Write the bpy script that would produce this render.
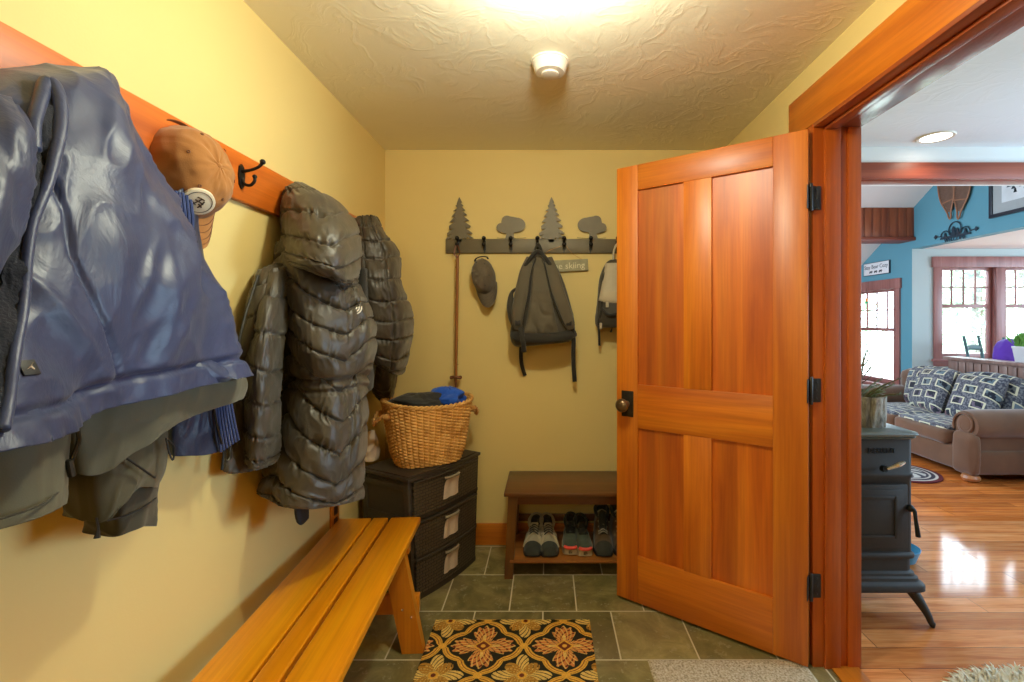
import bpy, bmesh, math, random
import numpy as np
from mathutils import Vector, Matrix
random.seed(7)
R = math.radians
SC = bpy.context.scene
COL = SC.collection
for o in list(bpy.data.objects): bpy.data.objects.remove(o)

# ---------------------------------------------------------------- camera, world, lights, exposure
F, CX, CY, CZ = 475.0, 547.0, 321.0, 1.31          # focal length (px), vanishing point, eye height
cd = bpy.data.cameras.new('camera'); cam = bpy.data.objects.new('camera', cd); COL.objects.link(cam)
cam.location = (0, 0, CZ); cam.rotation_euler = (R(90), 0, 0)
cd.sensor_width = 36; cd.lens = 36 * F / 1024
cd.shift_x = (512 - CX) / 1024; cd.shift_y = (CY - 341) / 1024
cd.clip_start = 0.02; cd.clip_end = 200
SC.camera = cam
SC.view_settings.view_transform = 'Standard'; SC.view_settings.look = 'None'
SC.view_settings.gamma = 1; SC.view_settings.use_curve_mapping = False
SC.view_settings.exposure = 0.0
SC.cycles.max_bounces = 10; SC.cycles.diffuse_bounces = 5; SC.cycles.glossy_bounces = 5
SC.cycles.transparent_max_bounces = 12
SC.cycles.caustics_reflective = False; SC.cycles.caustics_refractive = False
SC.cycles.sample_clamp_indirect = 6
SC.cycles.use_denoising = True
w = bpy.data.worlds.new('sky'); SC.world = w; w.use_nodes = True
bg = w.node_tree.nodes['Background']; bg.inputs['Color'].default_value = (.72, .88, 1, 1); bg.inputs['Strength'].default_value = 13.0

def light(name, kind, loc, power, color, size=.1, size_y=None, target=None, spread=None):
    d = bpy.data.lights.new(name, kind); d.energy = power; d.color = color
    if kind == 'AREA':
        d.size = size
        if size_y: d.shape = 'RECTANGLE'; d.size_y = size_y
        if spread: d.spread = spread
    else: d.shadow_soft_size = size
    o = bpy.data.objects.new(name, d); COL.objects.link(o); o.location = loc
    if target: o.rotation_euler = (Vector(target) - Vector(loc)).to_track_quat('-Z', 'Y').to_euler()
    return o
WARM = (.97, 1, .82)
light('ceiling_lamp_light', 'POINT', (.03, 1.19, 2.195), 34, WARM, .06)
light('entry_fill_light', 'POINT', (-.45, -1.25, 1.95), 18, (.97, .98, .80), .2)  # added fill behind the camera, no lamp fixture there
light('nook_fill_light', 'AREA', (7.2, 3.2, 1.5), 170, (.60, .81, 1), 3.6, 1.6, (4.0, 3.2, 2.0))  # added panel inside the closed nook wall, brightens nook walls and ceiling
light('kitchen_fill_light', 'AREA', (4.5, 1.7, 1.3), 135, (.48, .76, 1), 1.8, 1.6, (2.4, 1.7, 1.2))  # added panel with no window behind it, brightens kitchen floor and ceiling
light('living_fill_light', 'AREA', (1.35, 5.0, 1.5), 92, (.74, .87, 1), 2.6, 1.7, (4.3, 5.0, 1.5))  # added panel standing for unseen windows, brightens the blue wall
light('recessed_lamp_light', 'SPOT', (2.30, 2.81, 2.37), 6, (1, .82, .6), .07, target=(2.3, 2.81, 0)).data.spot_size = R(130)

# ---------------------------------------------------------------- materials
def S(r, g, b):
    f = lambda c: (c/255)/12.92 if c/255 <= .04045 else (((c/255)+.055)/1.055)**2.4
    return (f(r), f(g), f(b), 1)
class NT:
    def __init__(s, name):
        s.m = bpy.data.materials.new(name); s.m.use_nodes = True
        s.t = s.m.node_tree; s.b = s.t.nodes['Principled BSDF']
    def n(s, kind, **kw):
        nd = s.t.nodes.new(kind)
        for k, v in kw.items():
            if k.startswith('i_'):
                key = k[2:].replace('_', ' ')
                nd.inputs[key].default_value = v
            else: setattr(nd, k, v)
        return nd
    def l(s, a, b): s.t.links.new(a, b)
    def coord(s, scale=(1, 1, 1), loc=(0, 0, 0), rot=(0, 0, 0)):
        tc = s.n('ShaderNodeTexCoord'); mp = s.n('ShaderNodeMapping')
        mp.inputs['Scale'].default_value = scale; mp.inputs['Location'].default_value = loc; mp.inputs['Rotation'].default_value = rot
        s.l(tc.outputs['Object'], mp.inputs['Vector']); return mp.outputs['Vector']
    def noise(s, vec, scale=5, detail=3, rough=.5, dist=0):
        nd = s.n('ShaderNodeTexNoise'); nd.inputs['Scale'].default_value = scale; nd.inputs['Detail'].default_value = detail
        nd.inputs['Roughness'].default_value = rough; nd.inputs['Distortion'].default_value = dist
        s.l(vec, nd.inputs['Vector']); return nd.outputs['Fac']
    def ramp(s, fac, stops):
        nd = s.n('ShaderNodeValToRGB'); e = nd.color_ramp.elements
        while len(e) < len(stops): e.new(.5)
        for el, (p, c) in zip(e, stops): el.position = p; el.color = c
        s.l(fac, nd.inputs['Fac']); return nd.outputs['Color']
    def mix(s, fac, a, b, mode='MIX'):
        nd = s.n('ShaderNodeMix', data_type='RGBA', blend_type=mode)
        for sock, v in ((nd.inputs[0], fac), (nd.inputs[6], a), (nd.inputs[7], b)):
            if hasattr(v, 'links'): s.l(v, sock)
            else: sock.default_value = v
        return nd.outputs[2]
    def bump(s, h, strength=.2, dist=.01):
        nd = s.n('ShaderNodeBump'); nd.inputs['Strength'].default_value = strength; nd.inputs['Distance'].default_value = dist
        s.l(h, nd.inputs['Height']); s.l(nd.outputs['Normal'], s.b.inputs['Normal']); return nd
    def set(s, rough=None, spec=None, metal=None, coat=None, color=None, sheen=None):
        b = s.b.inputs
        if rough is not None: b['Roughness'].default_value = rough
        if spec is not None: b['Specular IOR Level'].default_value = spec
        if metal is not None: b['Metallic'].default_value = metal
        if coat is not None: b['Coat Weight'].default_value = coat; b['Coat Roughness'].default_value = .36
        if sheen is not None: b['Sheen Weight'].default_value = sheen
        if color is not None:
            if hasattr(color, 'links'): s.l(color, b['Base Color'])
            else: b['Base Color'].default_value = color
        return s.m

def plain(name, col, rough=.6, metal=0, var=.12, scale=30, bump=.05, spec=.5, sheen=None):
    t = NT(name); v = t.coord(); f = t.noise(v, scale, 4)
    dk = tuple(c*(1-var) for c in col[:3]) + (1,); lt = tuple(min(1, c*(1+var)) for c in col[:3]) + (1,)
    c = t.ramp(f, [(.3, dk), (.7, lt)])
    if bump: t.bump(f, bump, .004)
    return t.set(rough, spec, metal, color=c, sheen=sheen)

def wood(name, dark, mid, light_, axis='Z', fine=1.0, rough=.35, coat=0, band=1.0, deep=.62):
    t = NT(name)
    sc = {'X': (.6, 9, 9), 'Y': (9, .6, 9), 'Z': (9, 9, .6)}[axis]
    v = t.coord(tuple(a*fine for a in sc)); v2 = t.coord(tuple(a*fine*(5 if a > 1 else 2) for a in sc))
    v3 = t.coord(tuple(a*.28*fine*(1 if a > 1 else .5) for a in sc))
    f = t.noise(v, 1.6, 5, .55, .6); g = t.noise(v2, 2.2, 3, .6); h = t.noise(v3, 1.5*band, 2)
    c = t.ramp(f, [(.25, dark), (.5, mid), (.75, light_)])
    c2 = t.ramp(g, [(.3, (.72, .66, .6, 1)), (.6, (1, 1, 1, 1))])
    c = t.mix(.55, c, c2, 'MULTIPLY')
    c3 = t.ramp(h, [(.32, (deep, deep*.84, deep*.77, 1)), (.60, (1, 1, 1, 1))])
    c = t.mix(.7, c, c3, 'MULTIPLY')
    t.bump(g, .06, .002)
    return t.set(rough, .5, 0, coat, c)

def paint(name, col, tex=0.08):
    t = NT(name); v = t.coord(); a = t.noise(v, 2.2, 3); b = t.noise(v, 160, 3)
    c = t.ramp(a, [(.3, tuple(x*.96 for x in col[:3]) + (1,)), (.7, col)])
    t.bump(b, tex, .003)
    return t.set(.62, .35, color=c)

M = {}
M['wall'] = paint('yellow_wall_paint', S(226, 199, 128))
M['blue'] = paint('blue_wall_paint', S(92, 148, 166))
M['cream'] = paint('cream_paint', S(180, 192, 190))
M['white'] = paint('white_paint', S(232, 230, 226))
def ceiling_mat(name, col):
    t = NT(name); v = t.coord((1, 1, 1)); w1 = t.noise(v, 1.7, 2)
    mx = t.n('ShaderNodeMixRGB'); mx.inputs['Fac'].default_value = .35
    n2 = t.n('ShaderNodeTexNoise'); n2.inputs['Scale'].default_value = 3.0; t.l(v, n2.inputs['Vector'])
    t.l(v, mx.inputs['Color1']); t.l(n2.outputs['Color'], mx.inputs['Color2'])
    n3 = t.n('ShaderNodeTexNoise'); n3.inputs['Scale'].default_value = 4.2; n3.inputs['Detail'].default_value = 5; n3.inputs['Distortion'].default_value = 1.6
    t.l(mx.outputs['Color'], n3.inputs['Vector'])
    r = t.ramp(n3.outputs['Fac'], [(.44, (0, 0, 0, 1)), (.5, (1, 1, 1, 1)), (.53, (.25, .25, .25, 1)), (.60, (.1, .1, .1, 1)), (.66, (.7, .7, .7, 1)), (.70, (.1, .1, .1, 1))])
    fine = t.noise(v, 70, 3)
    ad = t.mix(.12, r, fine)
    t.bump(ad, .105, .010)
    return t.set(.7, .3, color=t.ramp(w1, [(.3, tuple(x*.95 for x in col[:3]) + (1,)), (.7, col)]))
M['ceiling'] = ceiling_mat('trowelled_ceiling_plaster', S(248, 240, 214))
M['ceiling2'] = ceiling_mat('trowelled_white_plaster', S(228, 230, 232))

def tile_mat():
    t = NT('slate_tile'); v = t.coord((1, 1, 1), (.1955 + 30.5, -1.857 + 30.8, 0))
    br = t.n('ShaderNodeTexBrick'); br.offset = .5; br.offset_frequency = 2; br.squash = 1
    i = br.inputs; i['Scale'].default_value = 1; i['Mortar Size'].default_value = .0032; i['Mortar Smooth'].default_value = .1
    i['Bias'].default_value = 0; i['Brick Width'].default_value = .305; i['Row Height'].default_value = .308
    i['Color1'].default_value = (0, 0, 0, 1); i['Color2'].default_value = (1, 1, 1, 1)
    t.l(v, i['Vector'])
    a = t.noise(v, 7, 6, .65, .8); b = t.noise(v, 26, 5, .7); cc = t.noise(v, 2.4, 2)
    base = t.ramp(a, [(.25, S(104, 96, 58)), (.5, S(152, 140, 92)), (.75, S(192, 178, 126))])
    tint = t.ramp(br.outputs['Color'], [(0, S(172, 170, 156)), (.5, S(216, 212, 194)), (1, S(255, 252, 244))])
    base = t.mix(.9, base, tint, 'MULTIPLY')
    base = t.mix(t.ramp(cc, [(.5, (0, 0, 0, 1)), (.75, (.45, .45, .45, 1))]), base, S(122, 100, 78))
    vein = t.ramp(b, [(.58, (0, 0, 0, 1)), (.64, (.5, .5, .5, 1)), (.70, (0, 0, 0, 1))])
    base = t.mix(vein, base, S(170, 160, 132))
    col = t.mix(br.outputs['Fac'], base, S(206, 196, 168))
    hgt = t.mix(br.outputs['Fac'], t.mix(.5, a, b), (.1, .1, .1, 1))
    t.bump(hgt, .35, .008)
    return t.set(.42, .5, color=col)
M['tile'] = tile_mat()
def plank_mat(name, width, length, c0, c1, c2, rough):
    t = NT(name); v = t.coord((1, 1, 1), (40.3, 40.02, 0))
    br = t.n('ShaderNodeTexBrick'); br.offset = .37; br.offset_frequency = 3
    i = br.inputs; i['Scale'].default_value = 1; i['Mortar Size'].default_value = .0012; i['Mortar Smooth'].default_value = .3
    i['Brick Width'].default_value = length; i['Row Height'].default_value = width
    i['Color1'].default_value = (0, 0, 0, 1); i['Color2'].default_value = (1, 1, 1, 1); i['Bias'].default_value = 0
    t.l(v, i['Vector'])
    vg = t.coord((1.2, 16, 1)); a = t.noise(vg, 2.2, 5, .6, .7); vf = t.coord((5, 90, 1)); b = t.noise(vf, 2, 3)
    base = t.ramp(a, [(.28, c0), (.5, c1), (.75, c2)])
    base = t.mix(.75, base, t.ramp(br.outputs['Color'], [(0, S(178, 168, 160)), (1, S(255, 255, 255))]), 'MULTIPLY')
    base = t.mix(.35, base, t.ramp(b, [(.3, S(190, 180, 170)), (.6, S(255, 255, 255))]), 'MULTIPLY')
    col = t.mix(br.outputs['Fac'], base, S(52, 28, 18))
    t.bump(t.mix(br.outputs['Fac'], (1, 1, 1, 1), (0, 0, 0, 1)), .3, .002)
    return t.set(rough, .5, 0, 0, col)
M['plank'] = plank_mat('hardwood_planks', .115, 1.05, S(198, 112, 60), S(232, 150, 90), S(246, 176, 118), .10)
M['plank2'] = plank_mat('hardwood_planks_living', .08, .9, S(190, 96, 42), S(228, 130, 60), S(242, 154, 80), .10)
DOORC = (S(184, 88, 8), S(214, 118, 18), S(232, 142, 34))
M['door_v'] = wood('fir_door_vertical', *DOORC, 'Z', 1.0, .45, .35)
M['door_h'] = wood('fir_door_horizontal', *DOORC, 'X', 1.0, .45, .35)
M['panel_v'] = wood('fir_panel_vertical', S(166, 70, 4), S(206, 104, 14), S(226, 130, 28), 'Z', 1.0, .45, .35, 2.2, .42)
M['trim_y'] = wood('fir_trim_along', S(186, 90, 8), S(220, 124, 20), S(238, 146, 36), 'Y', 1.0, .3, .3)
M['jamb_z'] = wood('fir_jamb_vertical', S(150, 64, 10), S(186, 88, 20), S(206, 110, 36), 'Z', 1.0, .36, .15)
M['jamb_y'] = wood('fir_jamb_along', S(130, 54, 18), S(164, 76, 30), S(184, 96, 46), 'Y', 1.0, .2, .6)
M['trim_x'] = wood('fir_trim_across', S(112, 48, 26), S(150, 68, 38), S(172, 88, 54), 'X', 1.0, .45, .05)
M['board'] = wood('coat_board_wood', S(184, 84, 14), S(214, 110, 28), S(230, 134, 46), 'Y', 1.0, .42, .1)
M['base_x'] = wood('baseboard_wood', S(182, 98, 16), S(212, 124, 28), S(226, 144, 44), 'X', 1.0, .4)
M['base_y'] = wood('baseboard_wood_along', S(182, 98, 16), S(212, 124, 28), S(226, 144, 44), 'Y', 1.0, .4)
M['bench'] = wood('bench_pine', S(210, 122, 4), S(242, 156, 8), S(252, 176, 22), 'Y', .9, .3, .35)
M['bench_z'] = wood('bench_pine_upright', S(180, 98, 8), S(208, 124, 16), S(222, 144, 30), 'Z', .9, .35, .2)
M['dark_x'] = wood('walnut_stain', S(74, 38, 12), S(102, 56, 20), S(124, 74, 30), 'X', 1.0, .32, .3)
M['dark_z'] = wood('walnut_stain_upright', S(78, 46, 14), S(104, 64, 22), S(124, 80, 30), 'Z', 1.0, .35, .2)
M['shelfw'] = wood('shelf_wood', S(120, 70, 26), S(150, 92, 38), S(170, 108, 48), 'X', 1.0, .35, .2)
M['living_z'] = wood('living_trim_upright', S(126, 76, 70), S(156, 102, 96), S(172, 120, 114), 'Z', 1.0, .4)
M['living_x'] = wood('living_trim_across', S(126, 76, 70), S(156, 102, 96), S(172, 120, 114), 'X', 1.0, .4)
M['living_y'] = wood('living_trim_along', S(126, 76, 70), S(156, 102, 96), S(172, 120, 114), 'Y', 1.0, .4)
M['cedar'] = wood('cedar_boards', S(120, 60, 36), S(160, 86, 50), S(184, 108, 66), 'Z', 1.0, .45)
M['bead'] = wood('beadboard_wood', S(120, 90, 82), S(146, 116, 106), S(166, 136, 124), 'Z', 1.0, .45)
M['iron'] = plain('black_iron', S(34, 32, 30), .45, .6, .15, 60)
M['rack'] = plain('grey_painted_steel', S(104, 93, 71), .5, .2, .10, 14)
M['bronze'] = plain('dark_bronze', S(58, 52, 42), .4, .7, .2, 40)
M['knob'] = plain('aged_brass', S(120, 100, 74), .3, .8, .2, 30)
M['hinge'] = plain('hinge_black', S(58, 58, 60), .4, .5, .12, 50)
M['plastic'] = plain('black_plastic', S(58, 50, 40), .45, 0, .12, 50)
M['handleg'] = plain('grey_plastic', S(150, 138, 116), .4, 0, .05, 40)
M['paper'] = plain('paper_tag', S(206, 186, 166), .8, 0, .05, 60)
M['whiteplastic'] = plain('white_plastic', S(226, 216, 200), .45, 0, .03, 20, 0)
M['stove'] = plain('grey_cast_iron', S(45, 38, 35), .6, .1, .10, 60)
M['stovetop'] = plain('stove_griddle', S(104, 110, 108), .35, .3, .10, 40)
M['nickel'] = plain('nickel', S(200, 186, 170), .25, .9, .08, 30)
M['rubber'] = plain('black_rubber', S(24, 23, 22), .6, 0, .15, 60)
M['metalsign'] = plain('dark_metal_sign', S(34, 52, 66), .5, .2)
M['glasspic'] = plain('picture_print', S(208, 214, 218), .35, 0, .10, 9, 0)
M['matboard'] = plain('picture_mount', S(158, 164, 166), .6, 0, .03, 20)
M['frameb'] = plain('picture_frame_black', S(30, 40, 52), .35)

def weave_mat(name, c0, c1, sx, sz, rough=.45, rot=0):
    t = NT(name); v = t.coord((sx, sx, sz))
    br = t.n('ShaderNodeTexBrick'); br.offset = .5
    i = br.inputs; i['Scale'].default_value = 1; i['Mortar Size'].default_value = .12; i['Mortar Smooth'].default_value = 1
    i['Brick Width'].default_value = 1.0; i['Row Height'].default_value = .5
    sep = t.n('ShaderNodeSeparateXYZ'); t.l(v, sep.inputs[0]); cb = t.n('ShaderNodeCombineXYZ')
    t.l(sep.outputs['X'], cb.inputs['X']); t.l(sep.outputs['Z'], cb.inputs['Y']); t.l(cb.outputs[0], i['Vector'])
    c = t.mix(br.outputs['Fac'], c1, c0); t.bump(t.ramp(br.outputs['Fac'], [(0, (1, 1, 1, 1)), (1, (0, 0, 0, 1))]), .6, .004)
    return t.set(rough, .5, color=c)
M['weave'] = weave_mat('woven_black_plastic', S(32, 27, 21), S(82, 71, 55), 30, 34)

def fabric(name, col, rough=.8, fine=420, bump=.12, var=.10, sheen=.2, coarse=9, spec=.3):
    t = NT(name); v = t.coord(); a = t.noise(v, coarse, 4, .6); b = t.noise(v, fine, 2)
    c = t.ramp(a, [(.3, tuple(x*(1-var) for x in col[:3]) + (1,)), (.7, tuple(min(1, x*(1+var)) for x in col[:3]) + (1,))])
    t.bump(b, bump, .002)
    return t.set(rough, spec, color=c, sheen=sheen)
def nylon(name, col, rough=.38, crease=.35, scale=(22, 22, 9)):
    t = NT(name); v = t.coord(scale); a = t.noise(v, 1.0, 5, .62, 1.2); v2 = t.coord(); b = t.noise(v2, 6, 2)
    c = t.ramp(b, [(.3, tuple(x*.85 for x in col[:3]) + (1,)), (.7, tuple(min(1, x*1.12) for x in col[:3]) + (1,))])
    t.bump(a, crease, .012)
    return t.set(rough, .5, color=c, sheen=.15)
M['navy'] = nylon('navy_nylon', S(40, 51, 86), .44, .34, (9, 9, 6))
M['navy2'] = nylon('navy_nylon_dark', S(34, 42, 66), .42, .3)
M['navyrib'] = fabric('navy_ribbing', S(52, 66, 110), .8, 300, .3)
M['lining'] = fabric('pile_lining_gap_shade', S(24, 26, 36), .95, 260, .8)  # pile colour, also used to paint the shaded gap below the collar
M['puffer'] = nylon('black_puffer_nylon', S(62, 53, 38), .46, .12, (26, 26, 22))
M['down'] = nylon('charcoal_down_nylon', S(60, 51, 38), .48, .12, (26, 26, 22))
M['fleece'] = fabric('charcoal_fleece', S(46, 42, 36), .9, 300, .4)
M['olive'] = fabric('olive_softshell', S(70, 64, 44), .75, 500, .1)
M['olive2'] = fabric('olive_softshell_dark', S(56, 50, 34), .75, 500, .1)
M['greyjk'] = fabric('grey_green_softshell', S(84, 80, 62), .7, 500, .1)
M['tan'] = fabric('tan_canvas', S(158, 104, 50), .85, 380, .2)
M['patch'] = fabric('cream_patch', S(224, 208, 176), .8)
M['patchink'] = plain('patch_ink', S(70, 52, 34), .8)
M['greycap'] = fabric('grey_cap_cotton', S(98, 86, 70), .85, 380, .2)
M['pack'] = fabric('black_pack_nylon', S(68, 61, 49), .6, 300, .2)
M['pack2'] = fabric('black_pack_padding', S(88, 79, 63), .75, 260, .35)
M['web'] = fabric('black_webbing', S(44, 40, 34), .8, 300, .3)
M['packgrey'] = fabric('light_grey_pack_cloth', S(186, 172, 146), .7, 300, .2)
M['blue_cloth'] = fabric('blue_cloth', S(28, 84, 190), .7, 300, .2)
M['black_cloth'] = fabric('black_cloth', S(50, 48, 44), .8, 300, .2)
M['rope'] = fabric('jute_rope', S(190, 136, 70), .85, 200, .5)
M['signw'] = plain('grey_green_sign_board', S(160, 152, 120), .7, 0, .15, 30)
M['signt'] = plain('sign_lettering', S(222, 212, 176), .7)
M['bamboo'] = wood('bamboo_pole', S(140, 84, 30), S(170, 108, 44), S(190, 128, 58), 'Z', 2, .4)
M['leather'] = plain('brown_leather', S(110, 62, 30), .6)
def wicker_mat():
    t = NT('wicker'); v = t.coord(); a = t.noise(v, 22, 4); b = t.noise(v, 160, 3)
    c = t.ramp(a, [(.25, S(176, 122, 56)), (.5, S(216, 162, 86)), (.8, S(238, 192, 118))])
    t.bump(b, .2, .003); return t.set(.55, .4, color=c)
M['wicker'] = wicker_mat()
def bark_mat():
    t = NT('birch_bark'); v = t.coord((14, 14, 4)); a = t.noise(v, 1.6, 6, .7, 1.0)
    c = t.ramp(a, [(.3, S(58, 50, 44)), (.5, S(134, 124, 112)), (.7, S(186, 178, 164))])
    t.bump(a, .7, .01); return t.set(.9, .2, color=c)
M['bark'] = bark_mat()
M['needle'] = plain('conifer_needles', S(88, 104, 62), .7, 0, .3, 20)
M['twig'] = plain('twig_bark', S(104, 88, 64), .8, 0, .2, 40)
M['herb'] = plain('herb_leaves', S(96, 150, 60), .6, 0, .3, 30)
M['leaf1'] = plain('outdoor_foliage', S(150, 178, 140), .8, 0, .3, 4)
M['trunk'] = plain('outdoor_trunk', S(120, 106, 92), .9, 0, .3, 10)
M['ground'] = plain('pale_ground', S(196, 204, 190), .95, 0, .15, 2)
M['snowshoe'] = plain('snowshoe_ash', S(150, 104, 76), .5)
M['web_raw'] = plain('rawhide_webbing', S(122, 92, 76), .7)
M['purple'] = fabric('purple_fleece', S(96, 56, 170), .85)
M['chairw'] = plain('chair_paint', S(66, 96, 96), .5)
M['potw'] = plain('white_ceramic', S(222, 222, 226), .35, 0, .03, 10, 0)
M['bluebowl'] = plain('blue_ceramic', S(60, 140, 180), .3, 0, .05, 10, 0)
M['socket'] = plain('socket_brown', S(64, 34, 14), .45)
M['redpatch'] = plain('coral_rubber', S(232, 84, 70), .6)
M['solelt'] = plain('pale_sole', S(176, 160, 128), .7)
M['shoegrey'] = fabric('grey_shoe_suede', S(158, 148, 124), .85, 300, .2)
M['shoedark'] = fabric('black_shoe_mesh', S(48, 50, 44), .8, 240, .5)
M['shoegreen'] = fabric('green_grey_mesh', S(72, 80, 66), .8, 240, .4)
M['bootbrown'] = fabric('brown_boot_leather', S(88, 66, 42), .55, 160, .3)
M['lacew'] = fabric('grey_lace', S(150, 140, 120), .8)
M['sofa'] = fabric('brown_suede', S(104, 70, 47), .8, 300, .15, .16, .4, 5)
M['bun'] = wood('bun_foot', S(150, 92, 54), S(186, 122, 76), S(206, 146, 96), 'X', 1, .35)
M['fur'] = plain('cream_wool', S(226, 216, 196), .95, 0, .10, 12)

def lodge_mat():
    t = NT('lodge_print'); v = t.coord((1, 1, 1))
    tc = t.n('ShaderNodeTexCoord'); sep = t.n('ShaderNodeSeparateXYZ'); t.l(tc.outputs['Object'], sep.inputs[0])
    ad = t.n('ShaderNodeMath', operation='ADD'); t.l(sep.outputs['X'], ad.inputs[0]); t.l(sep.outputs['Z'], ad.inputs[1])
    cb = t.n('ShaderNodeCombineXYZ'); t.l(sep.outputs['Y'], cb.inputs['X']); t.l(ad.outputs[0], cb.inputs['Y'])
    def br(w, h, ms, off, loc):
        mp = t.n('ShaderNodeMapping'); mp.inputs['Location'].default_value = loc; t.l(cb.outputs[0], mp.inputs['Vector'])
        b = t.n('ShaderNodeTexBrick'); b.offset = off; i = b.inputs
        i['Scale'].default_value = 1; i['Mortar Size'].default_value = ms; i['Mortar Smooth'].default_value = 0
        i['Brick Width'].default_value = w; i['Row Height'].default_value = h
        i['Color1'].default_value = (0, 0, 0, 1); i['Color2'].default_value = (1, 1, 1, 1); t.l(mp.outputs[0], i['Vector']); return b
    a = br(.185, .16, .030, .42, (20, 20, 0)); b = br(.185, .16, .044, .42, (20, 20, 0))
    fill = t.ramp(a.outputs['Color'], [(0, S(70, 86, 112)), (.35, S(124, 92, 98)), (.6, S(84, 108, 122)), (1, S(110, 100, 88))])
    n = t.noise(v, 60, 2); gmo = t.ramp(n, [(.45, S(64, 66, 80)), (.62, S(124, 124, 128))])
    ring = t.n('ShaderNodeMath', operation='SUBTRACT'); t.l(b.outputs['Fac'], ring.inputs[0]); t.l(a.outputs['Fac'], ring.inputs[1])
    blob = t.noise(v, 17, 2); bl = t.ramp(blob, [(.50, (0, 0, 0, 1)), (.53, (1, 1, 1, 1))])
    inside = t.mix(bl, fill, S(26, 32, 46))
    c = t.mix(a.outputs['Fac'], inside, gmo)
    c = t.mix(ring.outputs[0], c, S(204, 198, 170))
    t.bump(t.noise(v, 400, 2), .2, .002)
    return t.set(.85, .3, color=c, sheen=.2)
M['lodge'] = lodge_mat()

def glass_mat():
    t = NT('window_glass'); nt = t.t
    tr = t.n('ShaderNodeBsdfTransparent'); gl = t.n('ShaderNodeBsdfGlossy'); gl.inputs['Roughness'].default_value = .02
    mx = t.n('ShaderNodeMixShader'); mx.inputs[0].default_value = .05
    t.l(tr.outputs[0], mx.inputs[1]); t.l(gl.outputs[0], mx.inputs[2])
    t.l(mx.outputs[0], nt.nodes['Material Output'].inputs['Surface']); return t.m
M['glass'] = glass_mat()
def emit_mat(name, col, st):
    t = NT(name); t.b.inputs['Emission Color'].default_value = col; t.b.inputs['Emission Strength'].default_value = st
    return t.set(.5, color=col)
M['lampglow'] = emit_mat('lit_lamp_lens', (1, .93, .82, 1), 6)
def attr_mat(name, rough=.9):
    t = NT(name); a = t.n('ShaderNodeVertexColor', layer_name='pattern'); v = t.coord(); t.bump(t.noise(v, 500, 2), .5, .003)
    return t.set(rough, .2, color=a.outputs['Color'])
M['matpat'] = attr_mat('floral_mat_pile'); M['rugpat'] = attr_mat('round_rug_pile')
def carpet_mat():
    t = NT('grey_beige_loop'); v = t.coord(); a = t.noise(v, 130, 3); b = t.noise(v, 300, 2)
    t.bump(a, .8, .006); return t.set(.95, .1, color=t.ramp(a, [(.3, S(140, 126, 100)), (.5, S(190, 176, 150)), (.7, S(214, 204, 182))]))
M['carpet'] = carpet_mat()

# ---------------------------------------------------------------- geometry helpers
def at(px, py, Y): return Vector(((px-CX)/F*Y, Y, CZ-(py-CY)/F*Y))
def G(px, py, X):
    Y = F*X/(px-CX); return Vector((X, Y, CZ-(py-CY)/F*Y))
def cr(p, n, closed=False):
    """Catmull-Rom through points p (k,3) resampled to n."""
    p = np.asarray(p, float); k = len(p)
    if closed: t = np.arange(n)*k/n
    else: t = np.linspace(0, k-1-1e-9, n)
    i = np.floor(t).astype(int); f = (t-i)[:, None]
    g = (lambda j: p[j % k]) if closed else (lambda j: p[np.clip(j, 0, k-1)])
    if k == 2 and not closed: return p[0]+(p[1]-p[0])*np.linspace(0, 1, n)[:, None]
    a, b, c, d = g(i-1), g(i), g(i+1), g(i+2)
    return .5*((2*b)+(c-a)*f+(2*a-5*b+4*c-d)*f**2+(3*b-a-3*c+d)*f**3)
def vn(x, y, z=0.0, seed=0):
    """value noise in [-1,1], numpy"""
    x, y, z = np.broadcast_arrays(np.asarray(x, float), np.asarray(y, float), np.asarray(z, float))
    xi, yi, zi = np.floor(x), np.floor(y), np.floor(z); fx, fy, fz = x-xi, y-yi, z-zi
    s = lambda f: f*f*f*(f*(f*6-15)+10)
    def h(a, b, c):
        v = np.sin(a*127.1+b*311.7+c*74.7+seed*53.3)*43758.5453; return 2*(v-np.floor(v))-1
    fx, fy, fz = s(fx), s(fy), s(fz); o = 0
    for dx in (0, 1):
        for dy in (0, 1):
            for dz in (0, 1):
                o = o+h(xi+dx, yi+dy, zi+dz)*(fx if dx else 1-fx)*(fy if dy else 1-fy)*(fz if dz else 1-fz)
    return o
def ridge(*a, **k): return 1-2*np.abs(vn(*a, **k))

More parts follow.
